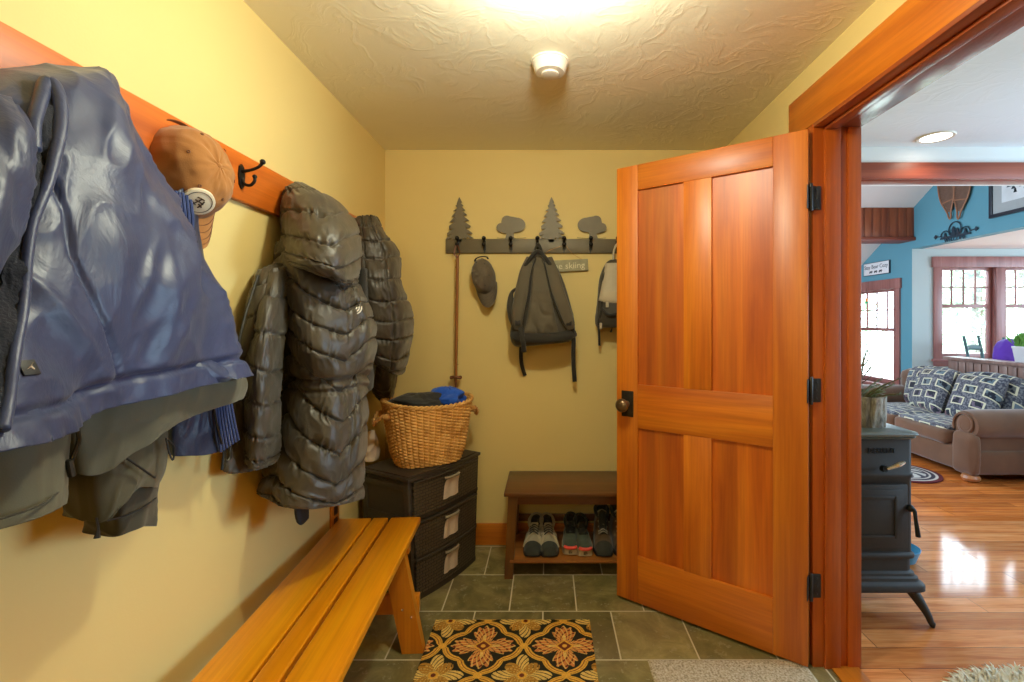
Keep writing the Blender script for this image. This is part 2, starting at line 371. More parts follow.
class MB:
    def __init__(s): s.V = []; s.Fc = []
    def add(s, v, f):
        o = len(s.V); s.V += [tuple(q) for q in v]; s.Fc += [tuple(i+o for i in q) for q in f]; return s
    def box(s, x0, x1, y0, y1, z0, z1, bev=.002, mat=None, seg=2):
        b = bmesh.new(); bmesh.ops.create_cube(b, size=1)
        for v in b.verts: v.co = Vector(((x0+x1)/2+v.co.x*(x1-x0), (y0+y1)/2+v.co.y*(y1-y0), (z0+z1)/2+v.co.z*(z1-z0)))
        if bev:
            bev = min(bev, .45*min(abs(x1-x0), abs(y1-y0), abs(z1-z0)))
            bmesh.ops.bevel(b, geom=list(b.edges), offset=bev, segments=seg, affect='EDGES', profile=.5)
        if mat is not None: b.transform(mat)
        b.verts.index_update()
        s.add([v.co[:] for v in b.verts], [[v.index for v in f.verts] for f in b.faces]); b.free(); return s
    def beam(s, a, b, w, h, up=(0, 0, 1), bev=.002):
        a, b = Vector(a), Vector(b); d = b-a; L = d.length; z = d.normalized(); x = Vector(up).cross(z).normalized(); y = z.cross(x)
        m = Matrix((x, y, z)).transposed().to_4x4(); m.translation = a
        return s.box(-w/2, w/2, -h/2, h/2, 0, L, bev, m)
    def tube(s, pts, r, n=8, res=None, closed=False, flat=1.0, up=None):
        P = cr(pts, res or max(2, (len(pts)-1)*5+1), closed) if (res or len(pts) > 2) else np.asarray(pts, float)
        k = len(P); rr = np.interp(np.linspace(0, 1, k), np.linspace(0, 1, len(r)), r) if hasattr(r, '__len__') else np.full(k, r)
        T = np.roll(P, -1, 0)-np.roll(P, 1, 0) if closed else np.gradient(P, axis=0)
        prev = None; V = []
        for i in range(k):
            t = Vector(T[i]).normalized()
            if up is not None: a = Vector(up)-t*t.dot(Vector(up))
            elif prev is None: a = t.orthogonal()
            else: a = prev-t*prev.dot(t)
            if a.length < 1e-6: a = t.orthogonal()
            a.normalize(); prev = a; b = t.cross(a)
            for j in range(n):
                q = 2*math.pi*j/n; V.append(Vector(P[i])+a*math.cos(q)*rr[i]*flat+b*math.sin(q)*rr[i])
        Fc = []
        for i in range(k if closed else k-1):
            i2 = (i+1) % k
            for j in range(n): Fc.append((i*n+j, i*n+(j+1) % n, i2*n+(j+1) % n, i2*n+j))
        if not closed: Fc += [tuple(range(n-1, -1, -1)), tuple((k-1)*n+j for j in range(n))]
        return s.add(V, Fc)
    def lathe(s, prof, c=(0, 0, 0), n=32, mat=None, sx=1, sy=1):
        V = []; k = len(prof)
        for r, z in prof:
            for j in range(n):
                q = 2*math.pi*j/n; v = Vector((r*math.cos(q)*sx, r*math.sin(q)*sy, z)); V.append((mat @ v if mat else v)+Vector(c))
        Fc = [(i*n+j, i*n+(j+1) % n, (i+1)*n+(j+1) % n, (i+1)*n+j) for i in range(k-1) for j in range(n)]
        Fc += [tuple(range(n-1, -1, -1)), tuple((k-1)*n+j for j in range(n))]
        return s.add(V, Fc)
    def ball(s, c, r, n=16, sc=(1, 1, 1), mat=None):
        prof = [(max(1e-5, r*math.sin(math.pi*i/(n//2))), -r*math.cos(math.pi*i/(n//2))) for i in range(n//2+1)]
        m = (mat or Matrix.Identity(4)) @ Matrix.Diagonal((*sc, 1)); return s.lathe(prof, c, n, m)
    def prism(s, poly, fn, d):
        """poly: 2-D outline; fn(a,b,t) -> 3-D; extruded t=0..d"""
        n = len(poly); V = [fn(a, b, 0) for a, b in poly]+[fn(a, b, d) for a, b in poly]
        Fc = [tuple(range(n)), tuple(range(2*n-1, n-1, -1))]+[(i, i+n, (i+1) % n+n, (i+1) % n) for i in range(n)]
        return s.add(V, Fc)
    def grid(s, P, closed_u=False, cap=False):
        """P: (nv,nu,3)"""
        nv, nu = P.shape[:2]; Fc = []
        for i in range(nv-1):
            for j in range(nu if closed_u else nu-1):
                Fc.append((i*nu+j, i*nu+(j+1) % nu, (i+1)*nu+(j+1) % nu, (i+1)*nu+j))
        if cap: Fc += [tuple(range(nu-1, -1, -1)), tuple((nv-1)*nu+j for j in range(nu))]
        return s.add(P.reshape(-1, 3), Fc)
    def loft(s, rings, nu=120, nv=120, disp=None, hem=True):
        A = np.stack([cr(r, nu, True) for r in rings]); B = np.stack([cr(A[:, j], nv) for j in range(nu)], 1)
        if disp is not None:
            du = np.roll(B, -1, 1)-np.roll(B, 1, 1); dv = np.gradient(B, axis=0); N = np.cross(dv, du)
            L = np.linalg.norm(N, axis=2, keepdims=True); N = N/np.maximum(L, 1e-9)
            c = B.mean(axis=(0, 1))
            if ((B-c)*N).sum() < 0: N = -N
            U, Vv = np.meshgrid(np.arange(nu)/nu, np.linspace(0, 1, nv)); B = B+N*disp(U, Vv, B)[:, :, None]
        if B[..., 0].max() < -.3: B[..., 0] = np.maximum(B[..., 0], -.945)     # garments rest against the wall face
        if hem:
            last = B[-1]; cc = last.mean(0); inn = cc+(last-cc)*.86; inn[:, 2] = last[:, 2]+.012
            i2 = cc+(last-cc)*.7; i2[:, 2] = last[:, 2]+.05
            B = np.concatenate([B, inn[None], i2[None]])
        return s.grid(B, True, True)

WM = {}
def _tag(o, label=None, cat=None, group=None, kind=None):
    for k, v in (('label', label), ('category', cat), ('group', group), ('kind', kind)):
        if v: o[k] = v
    return o
def thing(name, label, cat, loc=(0, 0, 0), rz=0, group=None, kind=None, mat=None):
    o = bpy.data.objects.new(name, None); COL.objects.link(o); o.empty_display_size = .1
    m = mat if mat is not None else Matrix.Translation(loc) @ Matrix.Rotation(rz, 4, 'Z')
    o.matrix_world = m; WM[o.name] = m.copy(); return _tag(o, label, cat, group, kind)
def put(name, mb, mat, parent=None, world=True, sharp=40, label=None, cat=None, group=None, kind=None):
    V = np.array(mb.V, float); loc = None
    if parent is not None and world:
        inv = np.array(WM[parent.name].inverted()); V = V @ inv[:3, :3].T+inv[:3, 3]
    elif parent is None:
        loc = (V.min(0)+V.max(0))/2; loc[2] = V[:, 2].min(); V = V-loc
    me = bpy.data.meshes.new(name); me.from_pydata(V.tolist(), [], mb.Fc)
    b = bmesh.new(); b.from_mesh(me); bmesh.ops.recalc_face_normals(b, faces=list(b.faces)); b.to_mesh(me); b.free()
    me.polygons.foreach_set('use_smooth', [True]*len(me.polygons))
    if sharp: me.set_sharp_from_angle(angle=R(sharp))
    me.materials.append(mat); o = bpy.data.objects.new(name, me); COL.objects.link(o)
    if parent is not None:
        o.parent = parent; WM[o.name] = WM[parent.name].copy()
    else:
        o.location = loc; WM[o.name] = Matrix.Translation(loc)
    return _tag(o, label, cat, group, kind)
def text(name, body, size, mat, parent, m, extrude=.0015, align='CENTER'):
    """m places the lettering in WORLD space (x right, y up)."""
    c = bpy.data.curves.new(name, 'FONT'); c.body = body; c.size = size; c.extrude = extrude; c.align_x = align; c.align_y = 'CENTER'
    t = bpy.data.objects.new('tmp_text', c); COL.objects.link(t); bpy.context.view_layer.update()
    me = bpy.data.meshes.new_from_object(t.evaluated_get(bpy.context.evaluated_depsgraph_get())); bpy.data.objects.remove(t)
    me.transform(WM[parent.name].inverted() @ m); me.materials.append(mat)
    o = bpy.data.objects.new(name, me); COL.objects.link(o); o.parent = parent; return o
def struct(name, mb, mat, label, cat, parent=None, sharp=40):
    return put(name, mb, mat, parent, sharp=sharp, label=label, cat=cat, kind='structure')
def copy_tree(o, parent=None):
    c = o.copy(); COL.objects.link(c); WM[c.name] = WM.get(o.name, Matrix.Identity(4)).copy()
    if parent is not None: c.parent = parent
    for ch in list(o.children): copy_tree(ch, c)
    return c
def frame(x, y, z, loc):
    m = Matrix((Vector(x).normalized(), Vector(y).normalized(), Vector(z).normalized())).transposed().to_4x4(); m.translation = loc; return m
FACE_CAM = frame((1, 0, 0), (0, 0, 1), (0, -1, 0), (0, 0, 0))

# ---------------------------------------------------------------- room shell
XL, XR, XR2, YB, YF, ZC = -.951, 1.03, 1.165, 2.79, -1.6, 2.314
struct('floor', MB().box(XL-.1, 1.10, YF-.1, YB+.1, -.06, 0, 0), M['tile'], 'grey-green slate tile floor of the mudroom with pale grout lines', 'floor')
struct('wall_left', MB().box(XL-.12, XL, YF-.12, YB+.12, 0, ZC, 0), M['wall'], 'yellow side wall behind the hanging coats', 'wall')
struct('wall_back', MB().box(XL, XR2, YB, YB+.12, 0, ZC, 0), M['wall'], 'yellow back wall of the mudroom with the steel coat rack', 'wall')
YJ = 1.83; YN = .93
mb = MB().box(XR, XR2, YJ, YB, 0, ZC, 0).box(XR, XR2, YN-.02, YJ, 2.075, ZC, 0).box(XR, XR2, YF, YN-.02, 0, ZC, 0)
struct('wall_right', mb, M['wall'], 'yellow wall that holds the open doorway', 'wall')
struct('wall_front', MB().box(XL, XR2, YF-.12, YF, 0, ZC, 0), M['wall'], 'yellow wall closing the mudroom on the near side', 'wall')
struct('ceiling', MB().box(XL-.12, XR2, YF-.12, YB+.12, ZC, ZC+.1, 0), M['ceiling'], 'trowel-textured cream ceiling of the mudroom', 'ceiling')
struct('baseboard_back', MB().box(XL, 1.0, YB-.014, YB, 0, .125, .003), M['base_x'], 'orange wood baseboard along the back wall', 'baseboard')
struct('baseboard_left', MB().box(XL, XL+.014, YF, YB-.014, 0, .125, .003), M['base_y'], 'orange wood baseboard behind the plank bench', 'baseboard')
struct('trim_1', MB().box(1.005, XR, YN-.13, 1.978, 2.055, 2.207, .003), M['trim_y'], 'wide orange wood head casing above the doorway', 'trim')
struct('trim_2', MB().box(1.012, XR, 1.812, 1.93, 0, 2.055, .003).box(1.012, XR, YN-.13, YN-.012, 0, 2.055, .003), M['jamb_z'], 'upright wood side casings of the doorway', 'trim')
mb = MB().box(1.006, 1.186, 1.797, 1.832, 0, 2.055, .003).box(1.045, 1.105, 1.785, 1.797, 0, 2.043, .003)
mb.box(1.135, 1.186, 1.790, 1.799, 0, 2.043, .003).box(1.006, 1.186, YN-.025, YN+.01, 0, 2.055, .003)
struct('trim_3', mb, M['jamb_z'], 'reddish wood upright jambs of the doorway with door stop', 'trim')
mb = MB().box(1.006, 1.186, YN+.01, 1.797, 2.042, 2.075, .003).box(1.045, 1.09, YN+.01, 1.797, 2.030, 2.042, .003)
struct('trim_4', mb, M['jamb_y'], 'glossy wood head jamb across the top of the doorway', 'trim')
struct('trim_5', MB().box(1.07, 1.175, YN+.01, 1.797, 0, .006, .002), M['base_y'], 'flat wood threshold under the doorway', 'trim')

# ---------------------------------------------------------------- open door
ddir = Vector((-.8097, .5869, 0)).normalized(); dn = Vector((-ddir.y, ddir.x, 0))   # dn points to camera side
dm = Matrix((ddir, dn, Vector((0, 0, 1)))).transposed().to_4x4(); dm.translation = (.9776, 1.779, 0)
door = thing('door_1', 'open four-panel orange fir door hinged in the doorway', 'door', mat=dm, kind='structure')
W, T0 = .80, -.038
def dbox(x0, x1, z0, z1, y0=T0, y1=0, bev=.002): return MB().box(x0, x1, y0, y1, z0, z1, bev)
xs = (0, .121, .357, .477, .693, W); zs = (.012, .227, .817, 1.017, 1.913, 2.03)
for a, b in ((xs[0], xs[1]), (xs[4], xs[5])): put('stile', dbox(a, b, zs[0], zs[5]), M['door_v'], door, False)
put('mullion', MB().box(xs[2], xs[3], T0, 0, zs[1], zs[2], .002).box(xs[2], xs[3], T0, 0, zs[3], zs[4], .002), M['door_v'], door, False)
for a, b in ((zs[0], zs[1]), (zs[2], zs[3]), (zs[4], zs[5])): put('rail', dbox(xs[1], xs[4], a, b), M['door_h'], door, False)
for a, b in ((xs[1], xs[2]), (xs[3], xs[4])):
    for c, d in ((zs[1], zs[2]), (zs[3], zs[4])):
        put('panel', dbox(a-.004, b+.004, c-.004, d+.004, -.026, -.013, 0), M['panel_v'], door, False)
kn = put('knob_plate', MB().box(.712, .772, 0, .007, .865, .985, .004), M['bronze'], door, False)
rot_y = Matrix.Rotation(R(-90), 4, 'X')
put('knob', MB().lathe([(.012, .0), (.016, .006), (.011, .012), (.011, .034), (.024, .04), (.031, .052), (.030, .062), (.020, .072), (.008, .075), (.001, .074)], (.742, .006, .925), 24, rot_y), M['knob'], kn, False)
kb = put('knob_plate', MB().box(.712, .772, T0-.007, T0, .865, .985, .004), M['bronze'], door, False)
put('knob', MB().lathe([(.012, .0), (.016, .006), (.011, .012), (.011, .034), (.024, .04), (.031, .052), (.030, .062), (.020, .072), (.001, .074)], (.742, T0-.006, .925), 24, Matrix.Rotation(R(90), 4, 'X')), M['knob'], kb, False)
for z in (1.775, 1.048, .31):
    hb = MB(); hb.lathe([(.0055, -.052), (.0065, -.05), (.0065, .05), (.0055, .052)], (.992, 1.784, z), 12)
    hb.box(.995, 1.034, 1.7915, 1.797, z-.045, z+.045, .0024); hb.beam((.9776+ddir.x*.001, 1.779+ddir.y*.001, z-.045), (.9776, 1.779, z+.045), .004, .03, up=dn)
    for q in (-.03, 0, .03): hb.ball((1.017, 1.7915, z+q), .0035, 8)
    put('hinge', hb, M['hinge'], door)

# ---------------------------------------------------------------- smoke detector
c = Vector((.012, 1.84, ZC))
sd = thing('smoke_detector', 'round white smoke detector on the mudroom ceiling', 'smoke detector', c)
put('housing', MB().lathe([(.070, 0), (.070, -.012), (.066, -.016), (.062, -.034), (.055, -.044), (.03, -.047), (.001, -.047)], c, 40), M['whiteplastic'], sd)
put('sensor_ring', MB().lathe([(.034, -.0455), (.034, -.052), (.028, -.054), (.001, -.054)], c, 32), M['whiteplastic'], sd)
put('base_plate', MB().lathe([(.074, 0), (.074, -.006), (.068, -.008), (.001, -.008)], c, 40), M['whiteplastic'], sd)

# ---------------------------------------------------------------- coat board on the left wall
cbd = thing('coat_board', 'long orange wood board with iron coat hooks behind the coats', 'coat rack', (-.93, 1.4, 1.676))
put('board', MB().box(XL, -.93, .2, 2.46, 1.676, 1.822, .004), M['board'], cbd)
def coat_hook(y, x=-.93, z=1.752):
    h = MB(); h.prism([(-.011, -.03), (-.014, .0), (-.010, .026), (0, .034), (.010, .026), (.014, 0), (.011, -.03), (0, -.042)], lambda a, b, t: (x+t, y+a, z+b), .005)
    h.tube([(x+.003, y, z+.012), (x+.03, y, z+.016), (x+.055, y, z+.026), (x+.066, y, z+.038)], [.006, .0045, .0045, .005], 8)
    h.ball((x+.067, y, z+.041), .0085, 10)
    h.tube([(x+.003, y, z-.008), (x+.012, y, z-.026), (x+.03, y, z-.030), (x+.042, y, z-.018), (x+.043, y, z-.008)], [.0055, .0045, .0045, .0045, .0045], 8)
    h.ball((x+.043, y, z-.004), .007, 10)
    return h
for y, z in ((.90, 1.728), (1.17, 1.715), (1.442, 1.752), (1.70, 1.728), (2.22, 1.728)): put('hook', coat_hook(y, z=z), M['iron'], cbd)

# ---------------------------------------------------------------- garments on the left wall
def ring(front, t=.09, xb=-.928):
    f = [G(*q) for q in front]; n = len(f); y0, y1 = f[0].y, f[-1].y; b = []
    for k in range(n-1, -1, -1):
        p = f[k]; b.append(Vector((max(xb, p.x-t), max(p.y+.004, y0+(y1-y0)*(k+.8)/(n-.2)), p.z)))
    return [tuple(p) for p in f+b]
from mathutils.bvhtree import BVHTree
def hitter(mb):
    """surface point and normal of a built shape seen from the eye along a pixel"""
    tree_ = BVHTree.FromPolygons([Vector(v) for v in mb.V], mb.Fc)
    def hit(px, py, off=0.0):
        d = Vector(((px-CX)/F, 1, -(py-CY)/F)).normalized(); h = tree_.ray_cast(Vector((0, 0, CZ)), d)
        if h[0] is None: h = tree_.find_nearest(Vector((0, 0, CZ))+d*1.2)
        n = h[1] if h[1].dot(d) < 0 else -h[1]; return h[0]+n*off, n
    return hit
def folds(a=.010, fu=7, fv=1.6, a2=.004, seed=0):
    return lambda U, V, B: a*vn(B[..., 1]*fu*3.2+V*1.3, B[..., 2]*fv*2, U*2, seed=seed)+a2*ridge(B[..., 1]*38+V*3, B[..., 2]*13, seed=seed+3)
# navy insulated jacket
J = thing('insulated_jacket', 'navy blue insulated nylon jacket hanging over the olive softshells', 'jacket', (-.8, .9, 1.17))
SEAM = [G(50, 214, -.735), G(70, 258, -.70), G(92, 312, -.685), G(112, 356, -.685), G(120, 390, -.685)]
def navy_disp(U, V, B):
    d = .009*vn(B[..., 1]*11+V*2.4, V*2.2, seed=1)*np.clip(V*4, 0, 1)
    d += .007*ridge(B[..., 1]*9-B[..., 2]*5, B[..., 2]*2.2+B[..., 1]*1.3, seed=4)*np.clip((1-V)*1.6, .15, 1)
    d += .0035*ridge(B[..., 1]*26-B[..., 2]*12, B[..., 2]*15, seed=9)+.006*ridge((B[..., 1]+.7*B[..., 2])*13, (B[..., 2]-.7*B[..., 1])*4.5, seed=23)*np.clip((V-.12)*5, 0, 1)
    sy = np.interp(-B[..., 2], [-p.z for p in SEAM], [p.y for p in SEAM]); d -= .008*np.exp(-((B[..., 1]-sy)/.0045)**2)*(U < .5)*(V > .35)*(V < .93)
    d += .010*ridge((B[..., 1]-.5*B[..., 2])*6.5, (B[..., 2]+.5*B[..., 1])*2.4, seed=17)*np.clip((V-.2)*3, 0, 1)
    hemz = np.clip((V-.93)/.07, 0, 1); d += hemz*(.0016*np.sin(B[..., 1]*210+3*vn(B[..., 1]*14, V))+.006)-.010*np.exp(-((V-.935)/.008)**2)
    return d
rg = [ring([(-70, 96, -.90), (-25, 78, -.89), (15, 68, -.88), (52, 64, -.87), (86, 66, -.87), (102, 68, -.88), (110, 74, -.905)], .04),
      ring([(-95, 118, -.86), (-45, 104, -.83), (5, 94, -.81), (48, 88, -.80), (90, 82, -.80), (114, 82, -.82), (121, 88, -.88)], .12),
      ring([(-130, 205, -.80), (-70, 198, -.77), (0, 190, -.75), (55, 182, -.74), (105, 176, -.73), (148, 172, -.74), (160, 178, -.84)], .2),
      ring([(-160, 310, -.72), (-90, 302, -.70), (-10, 292, -.70), (60, 287, -.70), (125, 280, -.69), (188, 275, -.69), (206, 278, -.80)], .23),
      ring([(-180, 484, -.62), (-90, 476, -.62), (0, 456, -.62), (45, 437, -.655), (95, 411, -.69), (175, 391, -.70), (250, 376, -.70)], .23)]
jb = MB().loft(rg, 260, 240, navy_disp); jh = hitter(jb); put('body', jb, M['navy'], J, sharp=0)
rg = [ring([(-120, 100, -.82), (-60, 95, -.78), (-20, 92, -.76), (5, 98, -.76), (18, 108, -.79)], .05),
      ring([(-140, 150, -.78), (-70, 145, -.73), (-20, 140, -.71), (16, 136, -.71), (32, 142, -.75)], .06),
      ring([(-150, 230, -.74), (-80, 225, -.69), (-30, 222, -.67), (4, 216, -.67), (17, 220, -.71)], .06),
      ring([(-170, 330, -.70), (-100, 328, -.66), (-60, 324, -.64), (-28, 318, -.64), (-14, 320, -.68)], .06),
      ring([(-190, 450, -.66), (-130, 448, -.62), (-90, 446, -.61), (-60, 440, -.61), (-48, 440, -.65)], .06)]
put('front_panel', MB().loft(rg, 110, 110, folds(.008, 7, 2, .004, 5)), M['navy'], J, sharp=0)
# pile lining at the collar; below, a dark strip painting the shaded gap
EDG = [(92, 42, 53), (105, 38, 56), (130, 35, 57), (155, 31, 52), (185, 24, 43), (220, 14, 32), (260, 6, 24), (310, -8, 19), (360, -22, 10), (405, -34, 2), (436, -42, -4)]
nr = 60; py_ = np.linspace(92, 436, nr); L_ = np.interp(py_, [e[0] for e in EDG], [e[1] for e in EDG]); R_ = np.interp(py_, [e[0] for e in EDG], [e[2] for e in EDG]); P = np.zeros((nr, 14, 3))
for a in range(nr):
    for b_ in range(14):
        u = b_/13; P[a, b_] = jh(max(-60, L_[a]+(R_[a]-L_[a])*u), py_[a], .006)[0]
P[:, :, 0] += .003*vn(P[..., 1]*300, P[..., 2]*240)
P2 = P[::-1].copy(); P2[..., 0] -= .004; put('lining_gap_shade', MB().grid(np.concatenate([P, P2])), M['lining'], J, sharp=0, label='dark pile lining at the collar with a painted shaded gap below')
put('collar', MB().tube([jh(x, y, .006)[0] for x, y in ((32, 152), (36, 126), (40, 100), (46, 86), (53, 88), (58, 104), (58, 128), (53, 154), (44, 186), (32, 222), (25, 260), (20, 310), (11, 360), (3, 405), (-2, 432))], [.008, .009, .010, .010, .009, .007, .006, .006, .006, .006], 10, 120), M['navy'], J, sharp=0)
tp_, tn_ = jh(28, 368, .001)
ta = Vector((0, 0, 1)); ta = (ta-tn_*ta.dot(tn_)).normalized(); lb = frame(ta.cross(tn_), ta, tn_, tp_)
put('brand_tag', MB().box(-.010, .010, -.010, .010, -.003, .0015, .0008, lb), M['rubber'], J)
mb = MB(); m2 = lb @ Matrix.Translation((0, 0, .0016))
for pl in ([(-.006, -.003), (.002, .001), (.006, .006), (.001, .0005), (-.003, -.002)], [(-.001, .001), (.003, -.004), (.004, -.003), (.002, .002)]):
    mb.prism(pl, lambda a, b, t: m2 @ Vector((a, b, t)), .001)
put('emblem', mb, M['paper'], J, label='small pale bird-like emblem')
# grey-green softshell at far left
K = thing('softshell_jacket', 'grey-green softshell jacket under the open front of the navy jacket', 'jacket', (-.78, .7, .93))
rg = [ring([(-120, 200, -.88), (-60, 195, -.85), (-10, 190, -.83), (30, 186, -.83), (50, 186, -.87)], .05),
      ring([(-140, 380, -.84), (-70, 378, -.78), (-10, 376, -.74), (45, 372, -.73), (68, 374, -.80)], .10),
      ring([(-150, 470, -.82), (-80, 466, -.76), (-15, 460, -.72), (40, 450, -.71), (64, 446, -.78)], .12),
      ring([(-160, 550, -.80), (-90, 545, -.74), (-20, 534, -.70), (40, 517, -.69), (62, 500, -.77)], .12)]
put('body', MB().loft(rg, 120, 120, folds(.006, 6, 2, .002, 11)), M['greyjk'], K, sharp=0)
put('hem_stitch', MB().tube([G(-40, 527, -.70), G(0, 519, -.685), G(40, 505, -.68), G(58, 493, -.71)], .0016, 6, 30), M['olive2'], K, sharp=0)
# olive softshell with hanging sleeves
K = thing('softshell_jacket', 'olive softshell jacket with zip and sleeves hanging under the navy hem', 'jacket', (-.8, 1.0, .95))
rg = [ring([(60, 210, -.88), (90, 206, -.85), (120, 204, -.84), (150, 204, -.85), (165, 206, -.89)], .04),
      ring([(62, 350, -.80), (100, 345, -.76), (140, 342, -.745), (180, 338, -.75), (214, 336, -.80)], .10),
      ring([(64, 410, -.77), (105, 402, -.74), (150, 394, -.725), (200, 386, -.73), (246, 378, -.77)], .10),
      ring([(72, 472, -.77), (104, 474, -.74), (140, 450, -.725), (188, 418, -.73), (244, 398, -.77)], .10)]
put('body', MB().loft(rg, 130, 120, folds(.006, 6, 2, .002, 14)), M['greyjk'], K, sharp=0)
def tubering(pts, X, rx): return [ring([(a, y0, X-.03), (a+(b-a)*.25, y0, X), (a+(b-a)*.5, (y0+y1)/2, X+.008), (a+(b-a)*.75, y1, X), (b, y1, X-.03)], rx) for (a, y0, b, y1) in pts]
put('sleeve', MB().loft(tubering([(84, 400, 160, 380), (84, 450, 166, 410), (83, 490, 170, 440), (86, 518, 168, 470), (90, 520, 158, 488)], -.76, .07), 90, 90, folds(.006, 7, 3, .003, 21)), M['olive'], K, sharp=0)
put('sleeve', MB().loft(tubering([(105, 440, 160, 430), (105, 490, 160, 470), (106, 522, 158, 500), (106, 536, 157, 526)], -.80, .06), 70, 70, folds(.004, 7, 3, .002, 22)), M['olive2'], K, sharp=0)
put('cuff_seam', MB().tube([G(106, 521, -.785), G(125, 516, -.785), G(142, 508, -.785), G(156, 498, -.795)], .0016, 6, 24), M['rubber'], K, sharp=0)
put('pocket_seam', MB().tube([G(118, 452, -.738), G(135, 464, -.738), G(155, 478, -.742)], .002, 6, 24), M['rubber'], K, sharp=0)
zp = MB().tube([G(77, 428, -.735), G(79, 440, -.733), G(75, 452, -.733), G(71, 462, -.735)], .003, 6, 24); zp.tube([G(69, 460, -.733), G(72, 476, -.733)], .005, 8, 4)
put('zipper', zp, M['bronze'], K)
put('drawcord', MB().tube([G(96, 518, -.76), G(98, 528, -.76), G(97, 538, -.76)], [.002, .002, .005], 6, 12), M['rubber'], K)
put('cord_loop', MB().tube([G(168, 440, -.75), G(174, 447, -.745), G(173, 460, -.745), G(169, 452, -.75), G(166, 438, -.75)], .0016, 6, 24), M['rubber'], K)
# navy zip jacket behind
K = thing('zip_jacket', 'dark navy jacket with ribbed edge and zip seen below the navy hem', 'jacket', (-.88, 1.2, 1.0))
rg = [ring([(140, 215, -.90), (155, 206, -.875), (170, 196, -.86), (184, 188, -.86), (194, 190, -.89)], .04),
      ring([(150, 260, -.88), (165, 256, -.855), (180, 250, -.84), (196, 246, -.85), (202, 250, -.89)], .05),
      ring([(160, 350, -.88), (180, 348, -.85), (200, 346, -.84), (218, 344, -.85), (226, 346, -.89)], .06),
      ring([(168, 410, -.88), (185, 408, -.855), (205, 404, -.845), (222, 402, -.85), (231, 404, -.885)], .06),
      ring([(171, 456, -.88), (188, 456, -.86), (206, 455, -.85), (222, 450, -.85), (238, 440, -.885)], .06)]
put('body', MB().loft(rg, 100, 120, folds(.006, 8, 3, .003, 31)), M['navy2'], K, sharp=0)
mb = MB()
for q in range(7): mb.tube([G(214+q*2.6, 398-q*.4, -.842), G(217+q*2.9, 425-q*.6, -.838), G(221+q*2.9, 452-q*2, -.838)], .0032, 6, 16)
put('ribbed_edge', mb, M['navyrib'], K, label='lighter navy ribbed hem edging'); mb = MB()
for q in range(6): mb.tube([G(172+q*3.6, 190+q*1.0, -.853), G(173+q*3.9, 206+q*2, -.846), G(175+q*3.4, 222+q*2, -.85)], .0036, 6, 14)
put('ribbed_cuff', mb, M['navyrib'], K, label='lighter navy ribbed cuff')
zp = MB().tube([G(213, 404, -.836), G(218, 430, -.832), G(222, 444, -.83)], .0028, 6, 16)
zp.box(-.006, .006, -.004, .004, -.018, .014, .002, Matrix.Translation(G(229, 452, -.84))); zp.tube([G(228, 444, -.84), G(230, 456, -.835), G(226, 462, -.835), G(225, 450, -.84)], .0022, 6, 20)
put('zipper', zp, M['bronze'], K)

# black hooded puffer coat
K = thing('puffer_coat', 'long black quilted hooded puffer coat beside the navy jacket', 'coat', (-.78, 1.58, .69))
def quilt(rows, amp, chev=.0, uc=.25, cols=0, wr=.004, seed=0, phase=0.0, tuck=None):
    def f(U, V, B):
        s = V*rows+phase+chev*np.abs(np.where(U > .5, 1-U, U)-uc)*4+.05*vn(U*9, V*7, seed=seed+7)
        p = np.abs(np.sin(np.pi*s))**.34
        if cols: p = np.minimum(p, np.abs(np.sin(np.pi*(U*cols+.04*vn(V*9, U*5, seed=seed+8))))**.34)
        gr = np.exp(-(np.sin(np.pi*s)/.13)**2)
        if cols: gr = np.maximum(gr, np.exp(-(np.sin(np.pi*U*cols)/.13)**2))
        d = amp*(p-.6)-.0055*gr; seam = np.clip(1-p, 0, 1)
        d += wr*ridge(U*54+.6*vn(V*20, U*8), s*2.4, seed=seed)*(.18+seam*2.2)+wr*.45*vn(U*20+V*3, s*2.2, seed=seed+2)
        if tuck: d -= tuck[1]*np.exp(-((V-tuck[0])/.012)**2)+.5*tuck[1]*np.exp(-((V-tuck[0]-.035)/.010)**2)
        return d
    return f
rg = [ring([(287, 240, -.87), (299, 238, -.83), (315, 238, -.79), (331, 242, -.76), (343, 250, -.745), (348, 258, -.75), (350, 264, -.81)], .10),
      ring([(283, 272, -.87), (297, 272, -.80), (316, 274, -.75), (335, 276, -.71), (349, 282, -.69), (356, 288, -.685), (360, 294, -.78)], .16),
      ring([(286, 310, -.87), (297, 312, -.79), (316, 313, -.735), (337, 312, -.69), (355, 310, -.66), (366, 310, -.65), (370, 316, -.76)], .2),
      ring([(289, 345, -.87), (299, 349, -.785), (315, 351, -.725), (337, 349, -.68), (356, 344, -.65), (370, 340, -.635), (373, 343, -.75)], .22),
      ring([(292, 386, -.87), (301, 388, -.80), (317, 390, -.74), (335, 389, -.69), (351, 386, -.67), (362, 383, -.66), (366, 385, -.76)], .2),
      ring([(284, 430, -.86), (295, 434, -.79), (313, 436, -.73), (333, 434, -.68), (350, 430, -.66), (361, 427, -.65), (364, 428, -.76)], .2),
      ring([(276, 475, -.86), (288, 480, -.79), (308, 482, -.73), (328, 480, -.69), (345, 477, -.665), (356, 474, -.66), (361, 474, -.76)], .2),
      ring([(270, 500, -.86), (283, 507, -.79), (305, 509, -.735), (326, 507, -.70), (343, 504, -.67), (355, 501, -.665), (360, 498, -.76)], .2)]
cb_ = MB().loft(rg, 280, 420, quilt(10.0, .015, 1.3, .25, 0, .0055, 41, .15, (.545, .016))); ch_ = hitter(cb_); put('body', cb_, M['puffer'], K, sharp=0)
